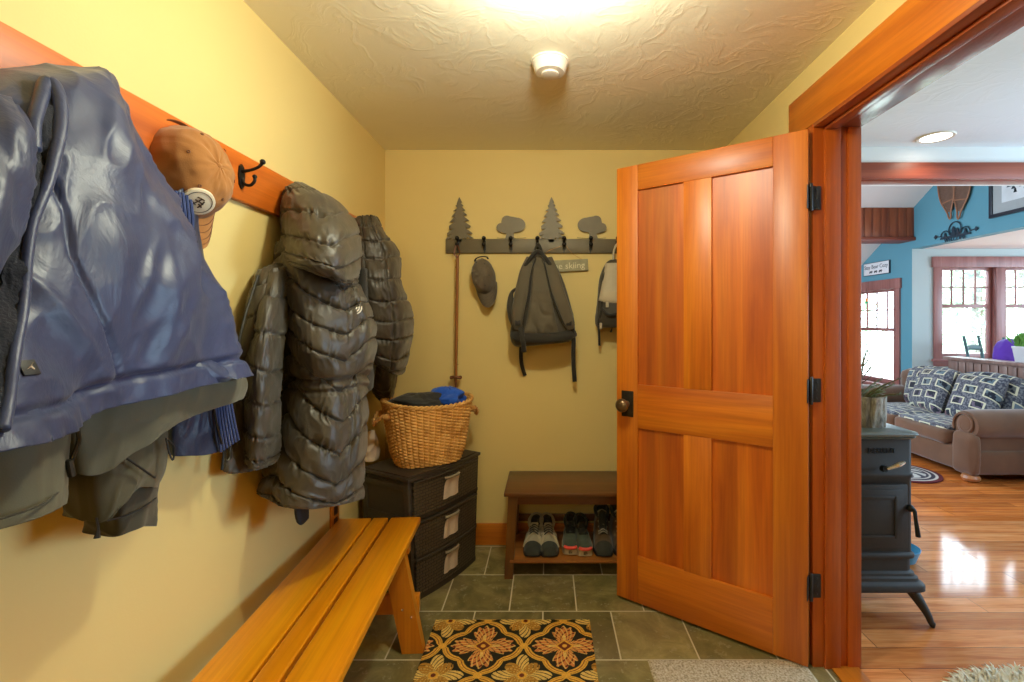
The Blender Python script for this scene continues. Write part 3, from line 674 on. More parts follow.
rg = [ring([(285, 190, -.91), (289, 186, -.90), (296, 183, -.89), (302, 184, -.89), (308, 188, -.91)], .03),
      ring([(283, 206, -.90), (296, 199, -.83), (314, 195, -.78), (331, 199, -.77), (341, 207, -.83)], .10),
      ring([(283, 230, -.90), (298, 228, -.79), (320, 225, -.71), (344, 222, -.68), (356, 226, -.78)], .14),
      ring([(282, 248, -.90), (299, 250, -.77), (322, 252, -.685), (347, 250, -.65), (360, 246, -.76)], .15),
      ring([(282, 259, -.90), (300, 262, -.755), (324, 269, -.68), (347, 275, -.65), (358, 268, -.76)], .14),
      ring([(284, 262, -.90), (301, 267, -.765), (325, 276, -.695), (346, 282, -.665), (356, 276, -.77)], .12),
      ring([(292, 258, -.88), (304, 262, -.79), (325, 270, -.73), (342, 275, -.70), (350, 271, -.78)], .10)]
put('hood', MB().loft(rg, 180, 170, quilt(6.0, .010, .5, .25, 0, .006, 45, .3), hem=False), M['puffer'], K, sharp=0)
rg = [ring([(262, 268, -.90), (270, 264, -.885), (280, 262, -.875), (290, 264, -.89)], .03),
      ring([(250, 300, -.90), (262, 296, -.86), (276, 294, -.845), (288, 298, -.88)], .05),
      ring([(238, 360, -.91), (252, 356, -.88), (268, 352, -.865), (280, 354, -.90)], .05),
      ring([(230, 420, -.91), (244, 420, -.89), (260, 418, -.875), (272, 416, -.90)], .04),
      ring([(224, 472, -.91), (236, 474, -.89), (256, 470, -.875), (270, 462, -.90)], .04)]
put('front_panel', MB().loft(rg, 110, 150, quilt(6, .006, 0, .25, 0, .003, 47)), M['puffer'], K, sharp=0)
rg = [ring([(266, 276, -.89), (273, 270, -.86), (283, 266, -.85), (291, 270, -.87)], .05),
      ring([(255, 318, -.89), (263, 314, -.83), (277, 312, -.815), (287, 316, -.86)], .09),
      ring([(248, 365, -.88), (256, 366, -.825), (270, 366, -.81), (281, 364, -.86)], .09),
      ring([(246, 410, -.88), (254, 412, -.83), (268, 412, -.815), (280, 408, -.86)], .08),
      ring([(245, 450, -.88), (253, 456, -.84), (267, 454, -.83), (280, 446, -.86)], .07),
      ring([(245, 464, -.88), (253, 470, -.845), (267, 467, -.835), (279, 458, -.86)], .06)]
put('sleeve', MB().loft(rg, 110, 150, quilt(7, .008, .2, .25, 0, .006, 49)), M['puffer'], K, sharp=0)
put('zipper', MB().tube([G(258, 275, -.895), G(244, 320, -.885), G(234, 370, -.885), G(227, 425, -.885), G(222, 470, -.885)], .0035, 6, 40), M['rubber'], K)
ep, en = ch_(358, 310, .001); ex = Vector((.1, .2, -1)); ex = (ex-en*ex.dot(en)).normalized(); ey = en.cross(ex); mb = MB()
for k, rr in enumerate((.010, .018, .026)):
    e_ = put('emblem', MB().tube([ep-ex*.012-ey*.012+ex*(rr*math.cos(q))+ey*(rr*math.sin(q)) for q in np.linspace(0.1, 1.47, 8)], .0024, 6, 16), M['whiteplastic'], K, label='small white embroidered emblem stripe')
put('belt_end', MB().loft([ring([(296, 480, -.80), (302, 480, -.79), (308, 480, -.80)], .012), ring([(295, 512, -.80), (302, 512, -.79), (309, 511, -.80)], .012), ring([(297, 523, -.80), (302, 525, -.79), (309, 518, -.80)], .012)], 30, 30), M['rubber'], K, sharp=0)
# charcoal down jacket further back
K = thing('down_jacket', 'charcoal box-quilted down jacket hanging beyond the black puffer coat', 'jacket', (-.8, 2.2, .98))
rg = [ring([(354, 219, -.90), (360, 216, -.87), (366, 215, -.84), (372, 215, -.815), (377, 217, -.82)], .04),
      ring([(352, 234, -.91), (360, 233, -.85), (370, 232, -.80), (379, 231, -.77), (385, 234, -.79)], .08),
      ring([(350, 254, -.91), (361, 254, -.83), (376, 254, -.77), (391, 252, -.72), (399, 254, -.76)], .13),
      ring([(350, 280, -.91), (362, 281, -.81), (378, 282, -.74), (394, 280, -.69), (400, 282, -.74)], .16),
      ring([(351, 308, -.91), (363, 310, -.81), (382, 312, -.73), (402, 310, -.665), (411, 310, -.72)], .18),
      ring([(352, 332, -.91), (364, 334, -.81), (383, 337, -.73), (403, 336, -.66), (412, 332, -.71)], .18),
      ring([(354, 350, -.91), (366, 353, -.82), (383, 360, -.74), (399, 362, -.69), (408, 354, -.73)], .17),
      ring([(356, 357, -.90), (367, 360, -.83), (383, 369, -.755), (396, 375, -.71), (403, 372, -.74)], .15)]
put('body', MB().loft(rg, 200, 220, quilt(9.5, .012, .2, .25, 8, .004, 51)), M['down'], K, sharp=0)
rg = [ring([(350, 270, -.88), (357, 268, -.82), (364, 268, -.785), (370, 270, -.80)], .05), ring([(351, 320, -.87), (359, 322, -.80), (367, 322, -.77), (373, 320, -.79)], .06),
      ring([(354, 350, -.87), (361, 354, -.81), (370, 354, -.78), (377, 350, -.81)], .06), ring([(356, 390, -.88), (362, 394, -.83), (369, 392, -.80), (374, 386, -.83)], .05)]
put('side_panel', MB().loft(rg, 70, 90, folds(.004, 6, 3, .002, 55)), M['fleece'], K, sharp=0, label='dark smooth fleece side panel')
rg = [ring([(376, 345, -.86), (383, 344, -.82), (393, 345, -.80), (399, 348, -.83)], .06), ring([(376, 372, -.86), (383, 374, -.82), (392, 374, -.80), (397, 371, -.83)], .06),
      ring([(379, 390, -.86), (385, 392, -.83), (391, 392, -.81), (395, 388, -.84)], .05), ring([(384, 402, -.86), (387, 404, -.84), (390, 404, -.83), (393, 400, -.85)], .03)]
put('sleeve', MB().loft(rg, 70, 80, folds(.007, 9, 4, .004, 57)), M['down'], K, sharp=0)
put('hem_zip', MB().tube([G(386, 370, -.75), (G(394, 374, -.715)), G(402, 372, -.735)], .0028, 6, 12), M['rubber'], K)

# ---------------------------------------------------------------- caps
def make_cap(name, label, m, mats, patch=False, crown=(.088, .100, .112), seed=0, strap=True):
    """local: z = crown top direction, y = brim direction"""
    t = thing(name, label, 'cap', mat=m)
    rx, ry, rz = crown; nv, nu = 40, 96; P = np.zeros((nv, nu, 3))
    for i in range(nv):
        a = (i/(nv-1))*math.pi/2; q = np.arange(nu)*2*np.pi/nu
        sq = .78 if i else 1
        rr = np.cos(a)**.78; z = np.sin(a)**.9
        gr = 1-.018*np.exp(-((np.mod(q, np.pi/3)-np.pi/6)/.05)**2)
        w_ = 1+.035*vn(np.cos(q)*2+3, np.sin(q)*2, i*.10, seed=seed)+.02*vn(np.cos(q)*5, np.sin(q)*5, i*.2, seed=seed+1)
        P[i, :, 0] = rx*rr*np.cos(q)*gr*w_; P[i, :, 1] = ry*rr*np.sin(q)*gr*w_; P[i, :, 2] = rz*z*w_-(.010*np.maximum(0, -np.sin(q))*(1-i/nv))
    inner = P[::-1].copy()*.955; Q = np.concatenate([inner[-1:]*0+P[:1]*.96, P])
    mb = MB(); mb.grid(Q, True, True); put('crown', mb, mats[0], t, False, 0)
    mb = MB(); nb, na = 14, 30; A = np.zeros((2*nb, na, 3))
    for k in range(na):
        q = R(22)+R(136)*k/(na-1); e = math.sin((k/(na-1))*math.pi)
        for i in range(nb):
            s_ = i/(nb-1); x = rx*math.cos(q)*(1+.05*s_); y = ry*math.sin(q)+s_*.078*e**.55
            z = .006+.018*(1-(x/rx)**2)*(1-.0*s_)-.022*(x/rx)**2*s_-.01*s_
            A[i, k] = (x, y, z); A[2*nb-1-i, k] = (x, y, z-.004)
    mb.grid(A); put('brim', mb, mats[0], t, False, 50)
    mb = MB()
    for s_ in (.3, .5, .7, .9):
        mb.tube([(A[int(s_*(nb-1)), k] + np.array((0, 0, .0008))) for k in range(2, na-2, 3)], .0008, 5, 30)
    put('brim_stitching', mb, mats[1], t, False, 0)
    put('button', MB().ball((0, 0, rz), .007, 10, (1, 1, .6)), mats[0], t, False)
    if strap:
        put('strap', MB().tube([(-.04, -ry+.006, -.004), (-.03, -ry-.008, .002), (0, -ry-.014, .004), (.03, -ry-.008, .002), (.04, -ry+.006, -.004)], .008, 8, 30, flat=.35, up=(0, 1, 0)), mats[1], t, False)
    for k in range(6):
        q = math.pi/6+k*math.pi/3; a = R(52); p = Vector((rx*math.cos(a)**.78*math.cos(q+.3), ry*math.cos(a)**.78*math.sin(q+.3), rz*math.sin(a)**.9)); n = Vector((p.x/rx**2, p.y/ry**2, p.z/rz**2)).normalized(); o1 = n.orthogonal().normalized(); o2 = n.cross(o1)
        put('eyelet', MB().tube([p+n*.001+o1*.003*math.cos(g)+o2*.003*math.sin(g) for g in np.linspace(0, 5.4, 7)], .0012, 5, 16, True), mats[1], t, False, 0)
    if patch:
        q, a = patch; p = Vector((rx*math.cos(a)**.78*math.cos(q), ry*math.cos(a)**.78*math.sin(q), rz*math.sin(a)**.9)); n = Vector((p.x/rx**2, p.y/ry**2, p.z/rz**2)).normalized()
        fm = n.to_track_quat('Z', 'Y').to_matrix().to_4x4(); fm.translation = p-n*.004
        pt = put('patch', MB().lathe([(.034, 0), (.034, .008), (.032, .0095), (.001, .0095)], (0, 0, 0), 32, fm), M['patch'], t, False); pt['label'] = 'round cream patch with a dark emblem'
        mk = MB()
        mk.tube([fm @ Vector((.027*math.cos(s), .027*math.sin(s), .0095)) for s in np.linspace(0, 2*math.pi, 24)[:-1]], .0009, 5, 60, True)
        for (x0, y0, x1, y1) in ((-.012, .008, .004, .012), (-.010, 0, .010, .002), (-.002, .012, -.006, -.012), (.006, .01, .008, -.012), (-.014, -.008, .0, -.01), (.002, -.004, .013, -.006)):
            mk.tube([fm @ Vector((x0, y0, .0095)), fm @ Vector(((x0+x1)/2+.001, (y0+y1)/2+.001, .0098)), fm @ Vector((x1, y1, .0095))], .0018, 5, 6)
        put('patch_emblem', mk, M['patchink'], pt, False, 0)
    return t
zc = Vector((.95, -.18, .13)).normalized(); yc = Vector((.14, -.02, -1)); yc = (yc-zc*yc.dot(zc)).normalized(); xc = yc.cross(zc)
make_cap('baseball_cap', 'tan canvas baseball cap with round patch hung on the coat board', frame(xc, yc, zc, Vector((-.915, 1.195, 1.68))), (M['tan'], M['leather']), (R(66), R(36)), (.092, .116, .108), 3)
zc = Vector((-.10, -.98, .10)).normalized(); yc = Vector((.18, -.05, -1)); yc = (yc-zc*yc.dot(zc)).normalized(); xc = yc.cross(zc)
make_cap('baseball_cap', 'grey-brown baseball cap hung on the steel rack between pole and backpack', frame(xc, yc, zc, Vector((-.362, 2.735, 1.565))), (M['greycap'], M['web']), False, (.066, .105, .10), 8)

# ---------------------------------------------------------------- wood bench (left)
B = thing('bench', 'varnished golden pine plank bench below the hanging coats', 'bench', (-.731, 2.08, 0), R(3.3))
hw = .176
for a, b in ((-hw, -.036), (-.029, .036), (.047, hw)): put('seat_plank', MB().box(a, b, -1.62, 0, .42, .45, .006, seg=3), M['bench'], B, False)
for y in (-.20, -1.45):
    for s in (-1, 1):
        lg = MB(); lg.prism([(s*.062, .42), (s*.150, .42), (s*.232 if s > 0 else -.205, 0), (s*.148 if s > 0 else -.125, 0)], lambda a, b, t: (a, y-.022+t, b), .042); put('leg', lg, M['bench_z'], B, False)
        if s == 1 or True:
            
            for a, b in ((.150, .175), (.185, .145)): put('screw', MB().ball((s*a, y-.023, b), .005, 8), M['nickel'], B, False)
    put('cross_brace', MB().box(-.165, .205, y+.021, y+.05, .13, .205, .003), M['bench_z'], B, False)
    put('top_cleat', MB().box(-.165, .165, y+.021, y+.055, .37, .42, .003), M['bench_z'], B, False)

# ---------------------------------------------------------------- wall outlet
q = G(334.5, 519, -.95); ot = thing('wall_outlet', 'wood outlet cover on the yellow wall above the bench end', 'outlet', (XL, 2.12, .40))
put('cover_plate', MB().box(XL, XL+.010, 2.075, 2.155, .375, .505, .003), M['base_y'], ot)
put('socket', MB().box(XL+.009, XL+.0125, 2.097, 2.133, .395, .435, .002).box(XL+.009, XL+.0125, 2.097, 2.133, .448, .488, .002), M['socket'], ot)

# ---------------------------------------------------------------- plastic drawer unit
U = thing('drawer_unit', 'black woven-look plastic three-drawer unit in the corner', 'drawer unit', (-.507, 2.403, 0), R(60))
def taper(mb, h=.59):
    mb.V = [(x*(.885+.115*z/h), y*(.93+.07*z/h) if y > 0 else y+.0, z) for x, y, z in mb.V]; return mb
W2, DP = .26, .33
def bow(x, y, amt=.022): return y-amt*(1-(x/W2)**2)
def slab(x0, x1, y0, y1, z0, z1, n=24, amt=.022, bev=0):
    """block with a bowed front"""
    mb = MB(); xs_ = np.linspace(x0, x1, n); prof = [(x, bow(x, y0, amt)) for x in xs_]+[(x1, y1), (x0, y1)]
    return mb.prism(prof, lambda a, b, t: (a, b, z0+t), z1-z0)
fr = MB()
for z0, z1 in ((0, .025), (.185, .20), (.378, .393)):
    s_ = slab(-W2, W2, 0, DP, z0, z1); fr.add(s_.V, s_.Fc)
for x0, x1 in ((-W2, -W2+.022), (W2-.022, W2)):
    fr.box(x0, x1, .002, .035, 0, .575, .003); fr.box(x0, x1, DP-.04, DP, 0, .575, .003)
    for z in (.03, .19, .35, .52): fr.box(x0, x1, .03, DP-.03, z, z+.028, .002)
    xi = x0+.006 if x0 < 0 else x1-.010
    fr.box(xi, xi+.004, .03, DP-.03, .02, .56, 0)
fr.box(-W2, W2, DP-.006, DP, .02, .57, 0)
put('frame', taper(fr), M['plastic'], U, False)
tp = slab(-W2-.006, W2+.006, -.008, DP+.004, .570, .584, 28); t2 = slab(-W2+.012, W2-.012, .012, DP-.012, .584, .590, 28); tp.add(t2.V, t2.Fc)
put('top', taper(tp), M['plastic'], U, False)
for k, z0 in enumerate((.027, .202, .395)):
    h_ = .170
    dr = slab(-W2+.024, W2-.024, -.004, .05, z0, z0+h_-.002, 30); d2 = MB().box(-W2+.03, W2-.03, .05, DP-.02, z0, z0+h_-.03, 0); dr.add(d2.V, d2.Fc)
    D_ = put('drawer', taper(dr), M['weave'], U, False)
    lip = MB(); xs_ = np.linspace(-W2+.024, W2-.024, 24); lip.tube([(x, bow(x, -.007), z0+h_-.006) for x in xs_], .006, 8); put('lip', taper(lip), M['plastic'], D_, False)
    hd = MB(); xs_ = np.linspace(-.052, .052, 9); hd.tube([(x, bow(x, -.014-.010*(1-(abs(x)/.052)**4)), z0+h_-.030) for x in xs_], .0065, 8)
    put('handle', taper(hd), M['handleg'], D_, False, label='lighter grey pull handle')
    tg = MB(); n = 12; P = np.zeros((10, n, 3))
    for i in range(10):
        for j in range(n):
            x = (-.052-.008*i/9)+(.104+.012*i/9)*j/(n-1); z = z0+h_-.036-.098*i/9; P[i, j] = (x, bow(x, -.010-.016*math.exp(-i*.5)-.003*math.sin(j)), z)
    P2 = P[::-1].copy(); P2[..., 1] += .0015; tg.grid(np.concatenate([P, P2]))
    put('paper_tag', taper(tg), M['paper'], D_, False, label='blank pinkish white paper tag')
# ---------------------------------------------------------------- basket on the drawer unit
ba = R(32); BK = thing('wicker_basket', 'oval woven wicker basket with rope handles on the drawer unit', 'basket', (-.615, 2.455, .59), ba)
nv, nu = 220, 690; P = np.zeros((nv, nu, 3)); q = np.arange(nu)*2*np.pi/nu
rows, colsn = 19, 46
for i in range(nv):
    v = i/(nv-1); ax = .168+.052*v**.9; ay = .125+.040*v**.9; z = .003+.305*v+(.0)
    r_ = np.floor(v*rows); cq = q*colsn/(2*np.pi)*1.0; wv = .010*np.abs(np.sin(np.pi*(v*rows+.5*(np.floor(cq) % 2)+.25*(cq % 1))))**.7*np.abs(np.sin(np.pi*cq))**.55
    k = .06*min(1, v*5)+.94 if v < .2 else 1
    sup = (np.abs(np.cos(q))**2.6+np.abs(np.sin(q))**2.6)**(-1/2.6)
    P[i, :, 0] = (ax*k+wv)*np.cos(q)*sup; P[i, :, 1] = (ay*k+wv)*np.sin(q)*sup; P[i, :, 2] = z+.012*np.cos(2*q)*v**2
inn = P[::-1][::6].copy(); inn[..., :2] *= .94; inn[-1, :, 2] += .01
put('basket_body', MB().grid(np.concatenate([P, inn]), True, True), M['wicker'], BK, False, 0)
rim = [(.222*c_*1.0*(abs(c_)**2.6+abs(s_)**2.6)**(-1/2.6), .167*s_*(abs(c_)**2.6+abs(s_)**2.6)**(-1/2.6), .310+.012*math.cos(2*t_)) for t_ in np.linspace(0, 2*math.pi, 41)[:-1] for c_, s_ in ((math.cos(t_), math.sin(t_)),)]
mb = MB(); rp = cr(rim, 240, True)
for ph in (0, math.pi):
    mb.tube([tuple(p+np.array((0, 0, .006*math.sin(i*.75+ph)))+np.array((p[0], p[1], 0))*.025*math.cos(i*.75+ph)) for i, p in enumerate(rp)], .006, 7, 480, True)
put('rim', mb, M['wicker'], BK, False, 0)
for sx in (-1, 1):
    mb = MB()
    for ph in (0, math.pi):
        base = cr([(sx*.205, -.055, .245), (sx*.235, -.06, .262), (sx*.262, -.03, .235), (sx*.268, 0, .215), (sx*.262, .03, .235), (sx*.235, .06, .262), (sx*.205, .055, .245)], 60)
        mb.tube([tuple(p+np.array((.004*math.cos(i*.7+ph), .003*math.sin(i*.7+ph), .005*math.sin(i*.7+ph)))) for i, p in enumerate(base)], .0055, 7, 120)
    for y in (-.058, .058): mb.ball((sx*.222, y, .256), .017, 12)
    put('rope_handle', mb, M['rope'], BK, False, 0)
# cloths inside
def lump(name, label, cat, mat, c, sc, seed, rz=0, bumpy=.25):
    nv, nu = 40, 60; P = np.zeros((nv, nu, 3)); q = np.arange(nu)*2*np.pi/nu
    for i in range(nv):
        a = -math.pi/2+math.pi*i/(nv-1); w_ = 1+bumpy*vn(np.cos(q)*1.6*math.cos(a)+5, np.sin(q)*1.6*math.cos(a), math.sin(a)*1.6, seed=seed)+.08*ridge(np.cos(q)*4, np.sin(q)*4, math.sin(a)*3, seed=seed+1)
        P[i, :, 0] = sc[0]*np.cos(q)*math.cos(a)*w_; P[i, :, 1] = sc[1]*np.sin(q)*math.cos(a)*w_; P[i, :, 2] = sc[2]*math.sin(a)*w_
    m = Matrix.Translation(c) @ Matrix.Rotation(rz, 4, 'Z'); t = MB().grid(P, True, True); t.V = [tuple(m @ Vector(v)) for v in t.V]
    return put(name, t, mat, None, sharp=0, label=label, cat=cat)
lump('folded_jacket', 'black cloth heaped inside the wicker basket', 'clothing', M['black_cloth'], (-.655, 2.41, .895), (.135, .09, .055), 61, R(20))
lump('blue_hat', 'bright blue cloth hat on top of the wicker basket heap', 'hat', M['blue_cloth'], (-.515, 2.475, .905), (.085, .075, .058), 66, R(25), .35)
put('plastic_bag', MB().loft([[tuple(Vector((-.905, 2.43, .75))+Vector((.018*math.cos(a), .018*math.sin(a), 0))) for a in np.linspace(0, 2*math.pi, 9)[:-1]], [tuple(Vector((-.90, 2.43, .68))+Vector((.040*math.cos(a), .045*math.sin(a), 0))) for a in np.linspace(0, 2*math.pi, 9)[:-1]], [tuple(Vector((-.895, 2.43, .605))+Vector((.034*math.cos(a), .05*math.sin(a), 0))) for a in np.linspace(0, 2*math.pi, 9)[:-1]]], 40, 40, folds(.006, 12, 6, .004, 71), hem=False), M['paper'], None, sharp=0, label='small crumpled pale bag on the drawer unit behind the basket', cat='bag')

# ---------------------------------------------------------------- steel rack on the back wall
RK = thing('coat_rack', 'grey steel coat rack with pine tree cutouts on the back wall', 'coat rack', (0, YB, 1.706))
put('rail', MB().box(-.592, .62, YB-.018, YB, 1.707, 1.789, .002), M['rack'], RK)
def wallpoly(poly, x, z, y=YB-.018, d=.006, mir=1):
    return MB().prism([(mir*a, b) for a, b in poly], lambda a, b, t: (x+a, y+t, z+b), d)
tree = []
tw = [(.007, .232), (.016, .214), (.008, .211), (.024, .194), (.013, .190), (.035, .168), (.018, .165), (.046, .140), (.022, .138), (.044, .118), (.058, .108), (.028, .104), (.066, .076), (.060, .066), (.034, .066), (.078, .034), (.070, .028), (.040, .034), (.084, .004), (.062, .002), (.050, .012), (.036, -.002), (.022, .010)]
rt = tw; tree = [(0, .245)]+rt+[(.012, -.02), (-.012, -.02)]+[(-a*(.92+.12*((i*7) % 3)/2), b-.005*((i*5) % 3)) for i, (a, b) in reversed(list(enumerate(rt)))]
for x in (-.512, .026): put('tree_cutout', wallpoly(tree, x, 1.789), M['rack'], RK)
ell = lambda cx, cy, rx, ry, a0, a1, n: [(cx+rx*math.cos(R(a)), cy+ry*math.sin(R(a))) for a in np.linspace(a0, a1, n)]
shrub = [(-.024, -.004), (-.014, .030)]+ell(-.046, .066, .027, .027, 265, 90, 9)+ell(-.012, .110, .030, .026, 175, 60, 8)+ell(.044, .082, .052, .042, 85, -90, 14)+[(.026, .036), (.032, -.004)]
for x, s in ((-.222, 1), (.275, -1)):
    mb = wallpoly(shrub, x, 1.789, mir=s); mb.tube([(x-s*.07, YB-.015, 1.795), (x, YB-.015, 1.791), (x+s*.10, YB-.015, 1.796)], .0016, 6, 12)
    put('shrub_cutout', mb, M['rack'], RK)
def rack_hook(x):
    h = MB(); y = YB-.018
    h.box(x-.008, x+.008, y-.003, y, 1.722, 1.778, .002); h.tube([(x, y, 1.768), (x, y-.02, 1.772), (x, y-.032, 1.786)], .004, 8, 8); h.ball((x, y-.034, 1.788), .0125, 12)
    h.tube([(x, y, 1.755), (x, y-.02, 1.742), (x, y-.034, 1.750)], .004, 8, 8); h.ball((x, y-.036, 1.752), .0125, 12)
    h.prism([(-.006, 0), (.006, 0), (0, -.03)], lambda a, b, t: (x+a, y-.004+t, 1.730+b), .004); return h
for k in range(7): put('hook', rack_hook(-.519+.1545*k), M['iron'], RK)

# bamboo pole
PX, PY = -.512, 2.735
sp = thing('ski_pole', 'thin wooden ski pole hung by its strap on the steel rack', 'pole', (PX, PY, .90))
put('shaft', MB().tube([(PX-.003, PY, 1.69), (PX-.008, PY-.0, 1.30), (PX-.013, PY, .96)], [.0085, .009, .008], 10, 40), M['bamboo'], sp)
for z in (1.62, 1.5, 1.36, 1.2, 1.06): put('node_ring', MB().tube([(PX-.008+.0102*math.cos(a), PY+.0102*math.sin(a), z) for a in np.linspace(0, 6.283, 13)[:-1]], .0014, 5, 24, True), M['bamboo'], sp)
put('tip', MB().tube([(PX-.013, PY, .97), (PX-.014, PY, .91)], [.008, .003], 8, 4), M['leather'], sp)
mb = MB(); mb.tube([(PX-.013+.030*math.cos(a), PY+.022*math.sin(a), .985+.004*math.sin(3*a)) for a in np.linspace(0, 6.283, 17)[:-1]], .006, 8, 40, True)
mb.tube([(PX-.043, PY, .985), (PX-.013, PY-.01, .992), (PX+.017, PY, .985)], .004, 6, 12); mb.tube([(PX-.013, PY-.022, .985), (PX-.013, PY-.009, .97), (PX-.013, PY, .955)], .004, 6, 12)
put('basket_ring', mb, M['leather'], sp)
put('strap', MB().tube([(PX-.003, PY-.008, 1.675), (PX+.012, PY-.012, 1.70), (PX-.006, PY-.004, 1.748), (PX-.020, PY-.012, 1.70), (PX-.003, PY-.008, 1.672)], .005, 6, 30, flat=.4), M['leather'], sp)

# backpack (black)
def circ_ring(cx, cy, z, hx, y0, y1, e=2.6, n=14, dz=0):
    o = []
    for i in range(n):
        a = 2*math.pi*i/n; c_, s_ = math.cos(a), math.sin(a); k = (abs(c_)**e+abs(s_)**e)**(-1/e)
        o.append((cx+hx*c_*k, (y0+y1)/2+(y1-y0)/2*s_*k, z+dz*c_))
    return o
BP = thing('backpack', 'black backpack hung by its top loop on the steel rack, straps outward', 'backpack', (-.02, 2.66, 1.19))
rg = [circ_ring(-.050, 0, 1.700, .012, 2.715, 2.745), circ_ring(-.048, 0, 1.680, .045, 2.690, 2.775), circ_ring(-.044, 0, 1.640, .085, 2.650, 2.780), circ_ring(-.038, 0, 1.560, .115, 2.610, 2.782), circ_ring(-.028, 0, 1.45, .145, 2.585, 2.782),
      circ_ring(-.022, 0, 1.33, .170, 2.575, 2.782), circ_ring(-.022, 0, 1.24, .180, 2.575, 2.782, 3), circ_ring(-.024, 0, 1.195, .165, 2.59, 2.775, 3.2, dz=.01), circ_ring(-.026, 0, 1.18, .14, 2.62, 2.76, 3.2, dz=.012)]
put('body', MB().loft(rg, 140, 140, folds(.006, 5, 2.5, .003, 81), hem=False), M['pack'], BP, sharp=0)
def pad(pts, w_, th, mat, name, parent, nrm=(0, -1, 0)):
    return put(name, MB().tube(pts, w_, 12, 50, flat=th, up=nrm), mat, parent, sharp=0)
pad([(-.085, 2.625, 1.655), (-.115, 2.585, 1.57), (-.135, 2.563, 1.46), (-.155, 2.556, 1.36), (-.158, 2.562, 1.30), (-.160, 2.575, 1.265)], [.030, .036, .038, .036, .03, .016], .32, M['pack2'], 'shoulder_strap', BP)
pad([(.0, 2.625, 1.655), (.028, 2.58, 1.57), (.058, 2.558, 1.46), (.095, 2.552, 1.36), (.118, 2.560, 1.30), (.128, 2.575, 1.265)], [.030, .036, .038, .036, .03, .016], .32, M['pack2'], 'shoulder_strap', BP)
mb = MB(); nvb, nub = 60, 60; P = np.zeros((nvb, nub, 3))
for i in range(nvb):
    for j in range(nub):
        u = j/(nub-1)*2-1; v = i/(nvb-1); hx = .045+.05*v**2; x = -.036+.006*v+u*hx; z = 1.66-.42*v
        edge = min(1, (1-abs(u))*5, (1-v)*8, v*8)
        P[i, j] = (x, 2.60-.04*min(1, v*2.2)+.005-.014*edge**.5+.012*(1-v)**2, z)
P[..., 1] += .009*ridge(P[..., 0]*20+P[..., 2]*6, P[..., 2]*16, seed=5)*np.clip((1.45-P[..., 2])*6, 0, 1)
P2 = P[::-1].copy(); P2[..., 1] = 2.66; mb.grid(np.concatenate([P, P2])); put('back_panel', mb, M['pack2'], BP, sharp=0)
for pts in ([(-.062, 2.60, 1.655), (-.085, 2.565, 1.57), (-.098, 2.548, 1.46), (-.118, 2.543, 1.36), (-.130, 2.556, 1.29)], [(-.022, 2.60, 1.655), (-.002, 2.565, 1.57), (.024, 2.545, 1.46), (.062, 2.542, 1.36), (.092, 2.556, 1.29)],
            [(-.112, 2.618, 1.640), (-.148, 2.590, 1.56), (-.172, 2.570, 1.46), (-.186, 2.562, 1.36), (-.184, 2.566, 1.30)], [(.026, 2.618, 1.640), (.062, 2.590, 1.56), (.094, 2.566, 1.46), (.128, 2.560, 1.36), (.146, 2.566, 1.30)]):
    put('strap_piping', MB().tube(pts, .0045, 6, 40), M['web'], BP, sharp=0)
put('base_panel', MB().tube([(-.185, 2.62, 1.245), (-.15, 2.575, 1.225), (-.03, 2.560, 1.218), (.10, 2.572, 1.228), (.150, 2.62, 1.25)], .028, 10, 40, flat=.5, up=(0, -1, 0)), M['web'], BP, sharp=0)
put('haul_loop', MB().tube([(-.078, 2.665, 1.675), (-.07, 2.70, 1.715), (-.052, 2.72, 1.752), (-.034, 2.70, 1.715), (-.024, 2.665, 1.675)], .010, 8, 30, flat=.4), M['web'], BP, sharp=0)
put('top_yoke', MB().tube([(-.125, 2.60, 1.60), (-.09, 2.598, 1.655), (-.05, 2.60, 1.69), (-.01, 2.598, 1.655), (.03, 2.60, 1.60)], .012, 8, 40), M['web'], BP, sharp=0)
put('webbing_tail', MB().tube([(-.150, 2.57, 1.29), (-.135, 2.555, 1.24), (-.128, 2.56, 1.19), (-.124, 2.585, 1.14)], .013, 8, 24, flat=.18, up=(0, -1, 0)), M['web'], BP, sharp=0)
put('webbing_tail', MB().tube([(.132, 2.58, 1.30), (.145, 2.60, 1.21), (.146, 2.64, 1.13), (.150, 2.67, 1.05), (.158, 2.70, .965)], .012, 8, 30, flat=.18, up=(0, -1, 0)), M['web'], BP, sharp=0)
put('webbing_tail', MB().tube([(-.14, 2.70, 1.22), (-.150, 2.74, 1.14), (-.148, 2.768, 1.06), (-.128, 2.776, .99)], .011, 8, 24, flat=.18, up=(0, -1, 0)), M['web'], BP, sharp=0)
put('side_pocket', MB().tube([(-.150, 2.63, 1.50), (-.195, 2.65, 1.47), (-.205, 2.67, 1.40), (-.195, 2.68, 1.33), (-.185, 2.68, 1.27)], [.006, .010, .022, .024, .010], 10, 40, flat=.9), M['pack'], BP, sharp=0)
for a in (-.172, .103): put('buckle', MB().box(a, a+.03, 2.550, 2.564, 1.285, 1.320, .003), M['rubber'], BP)

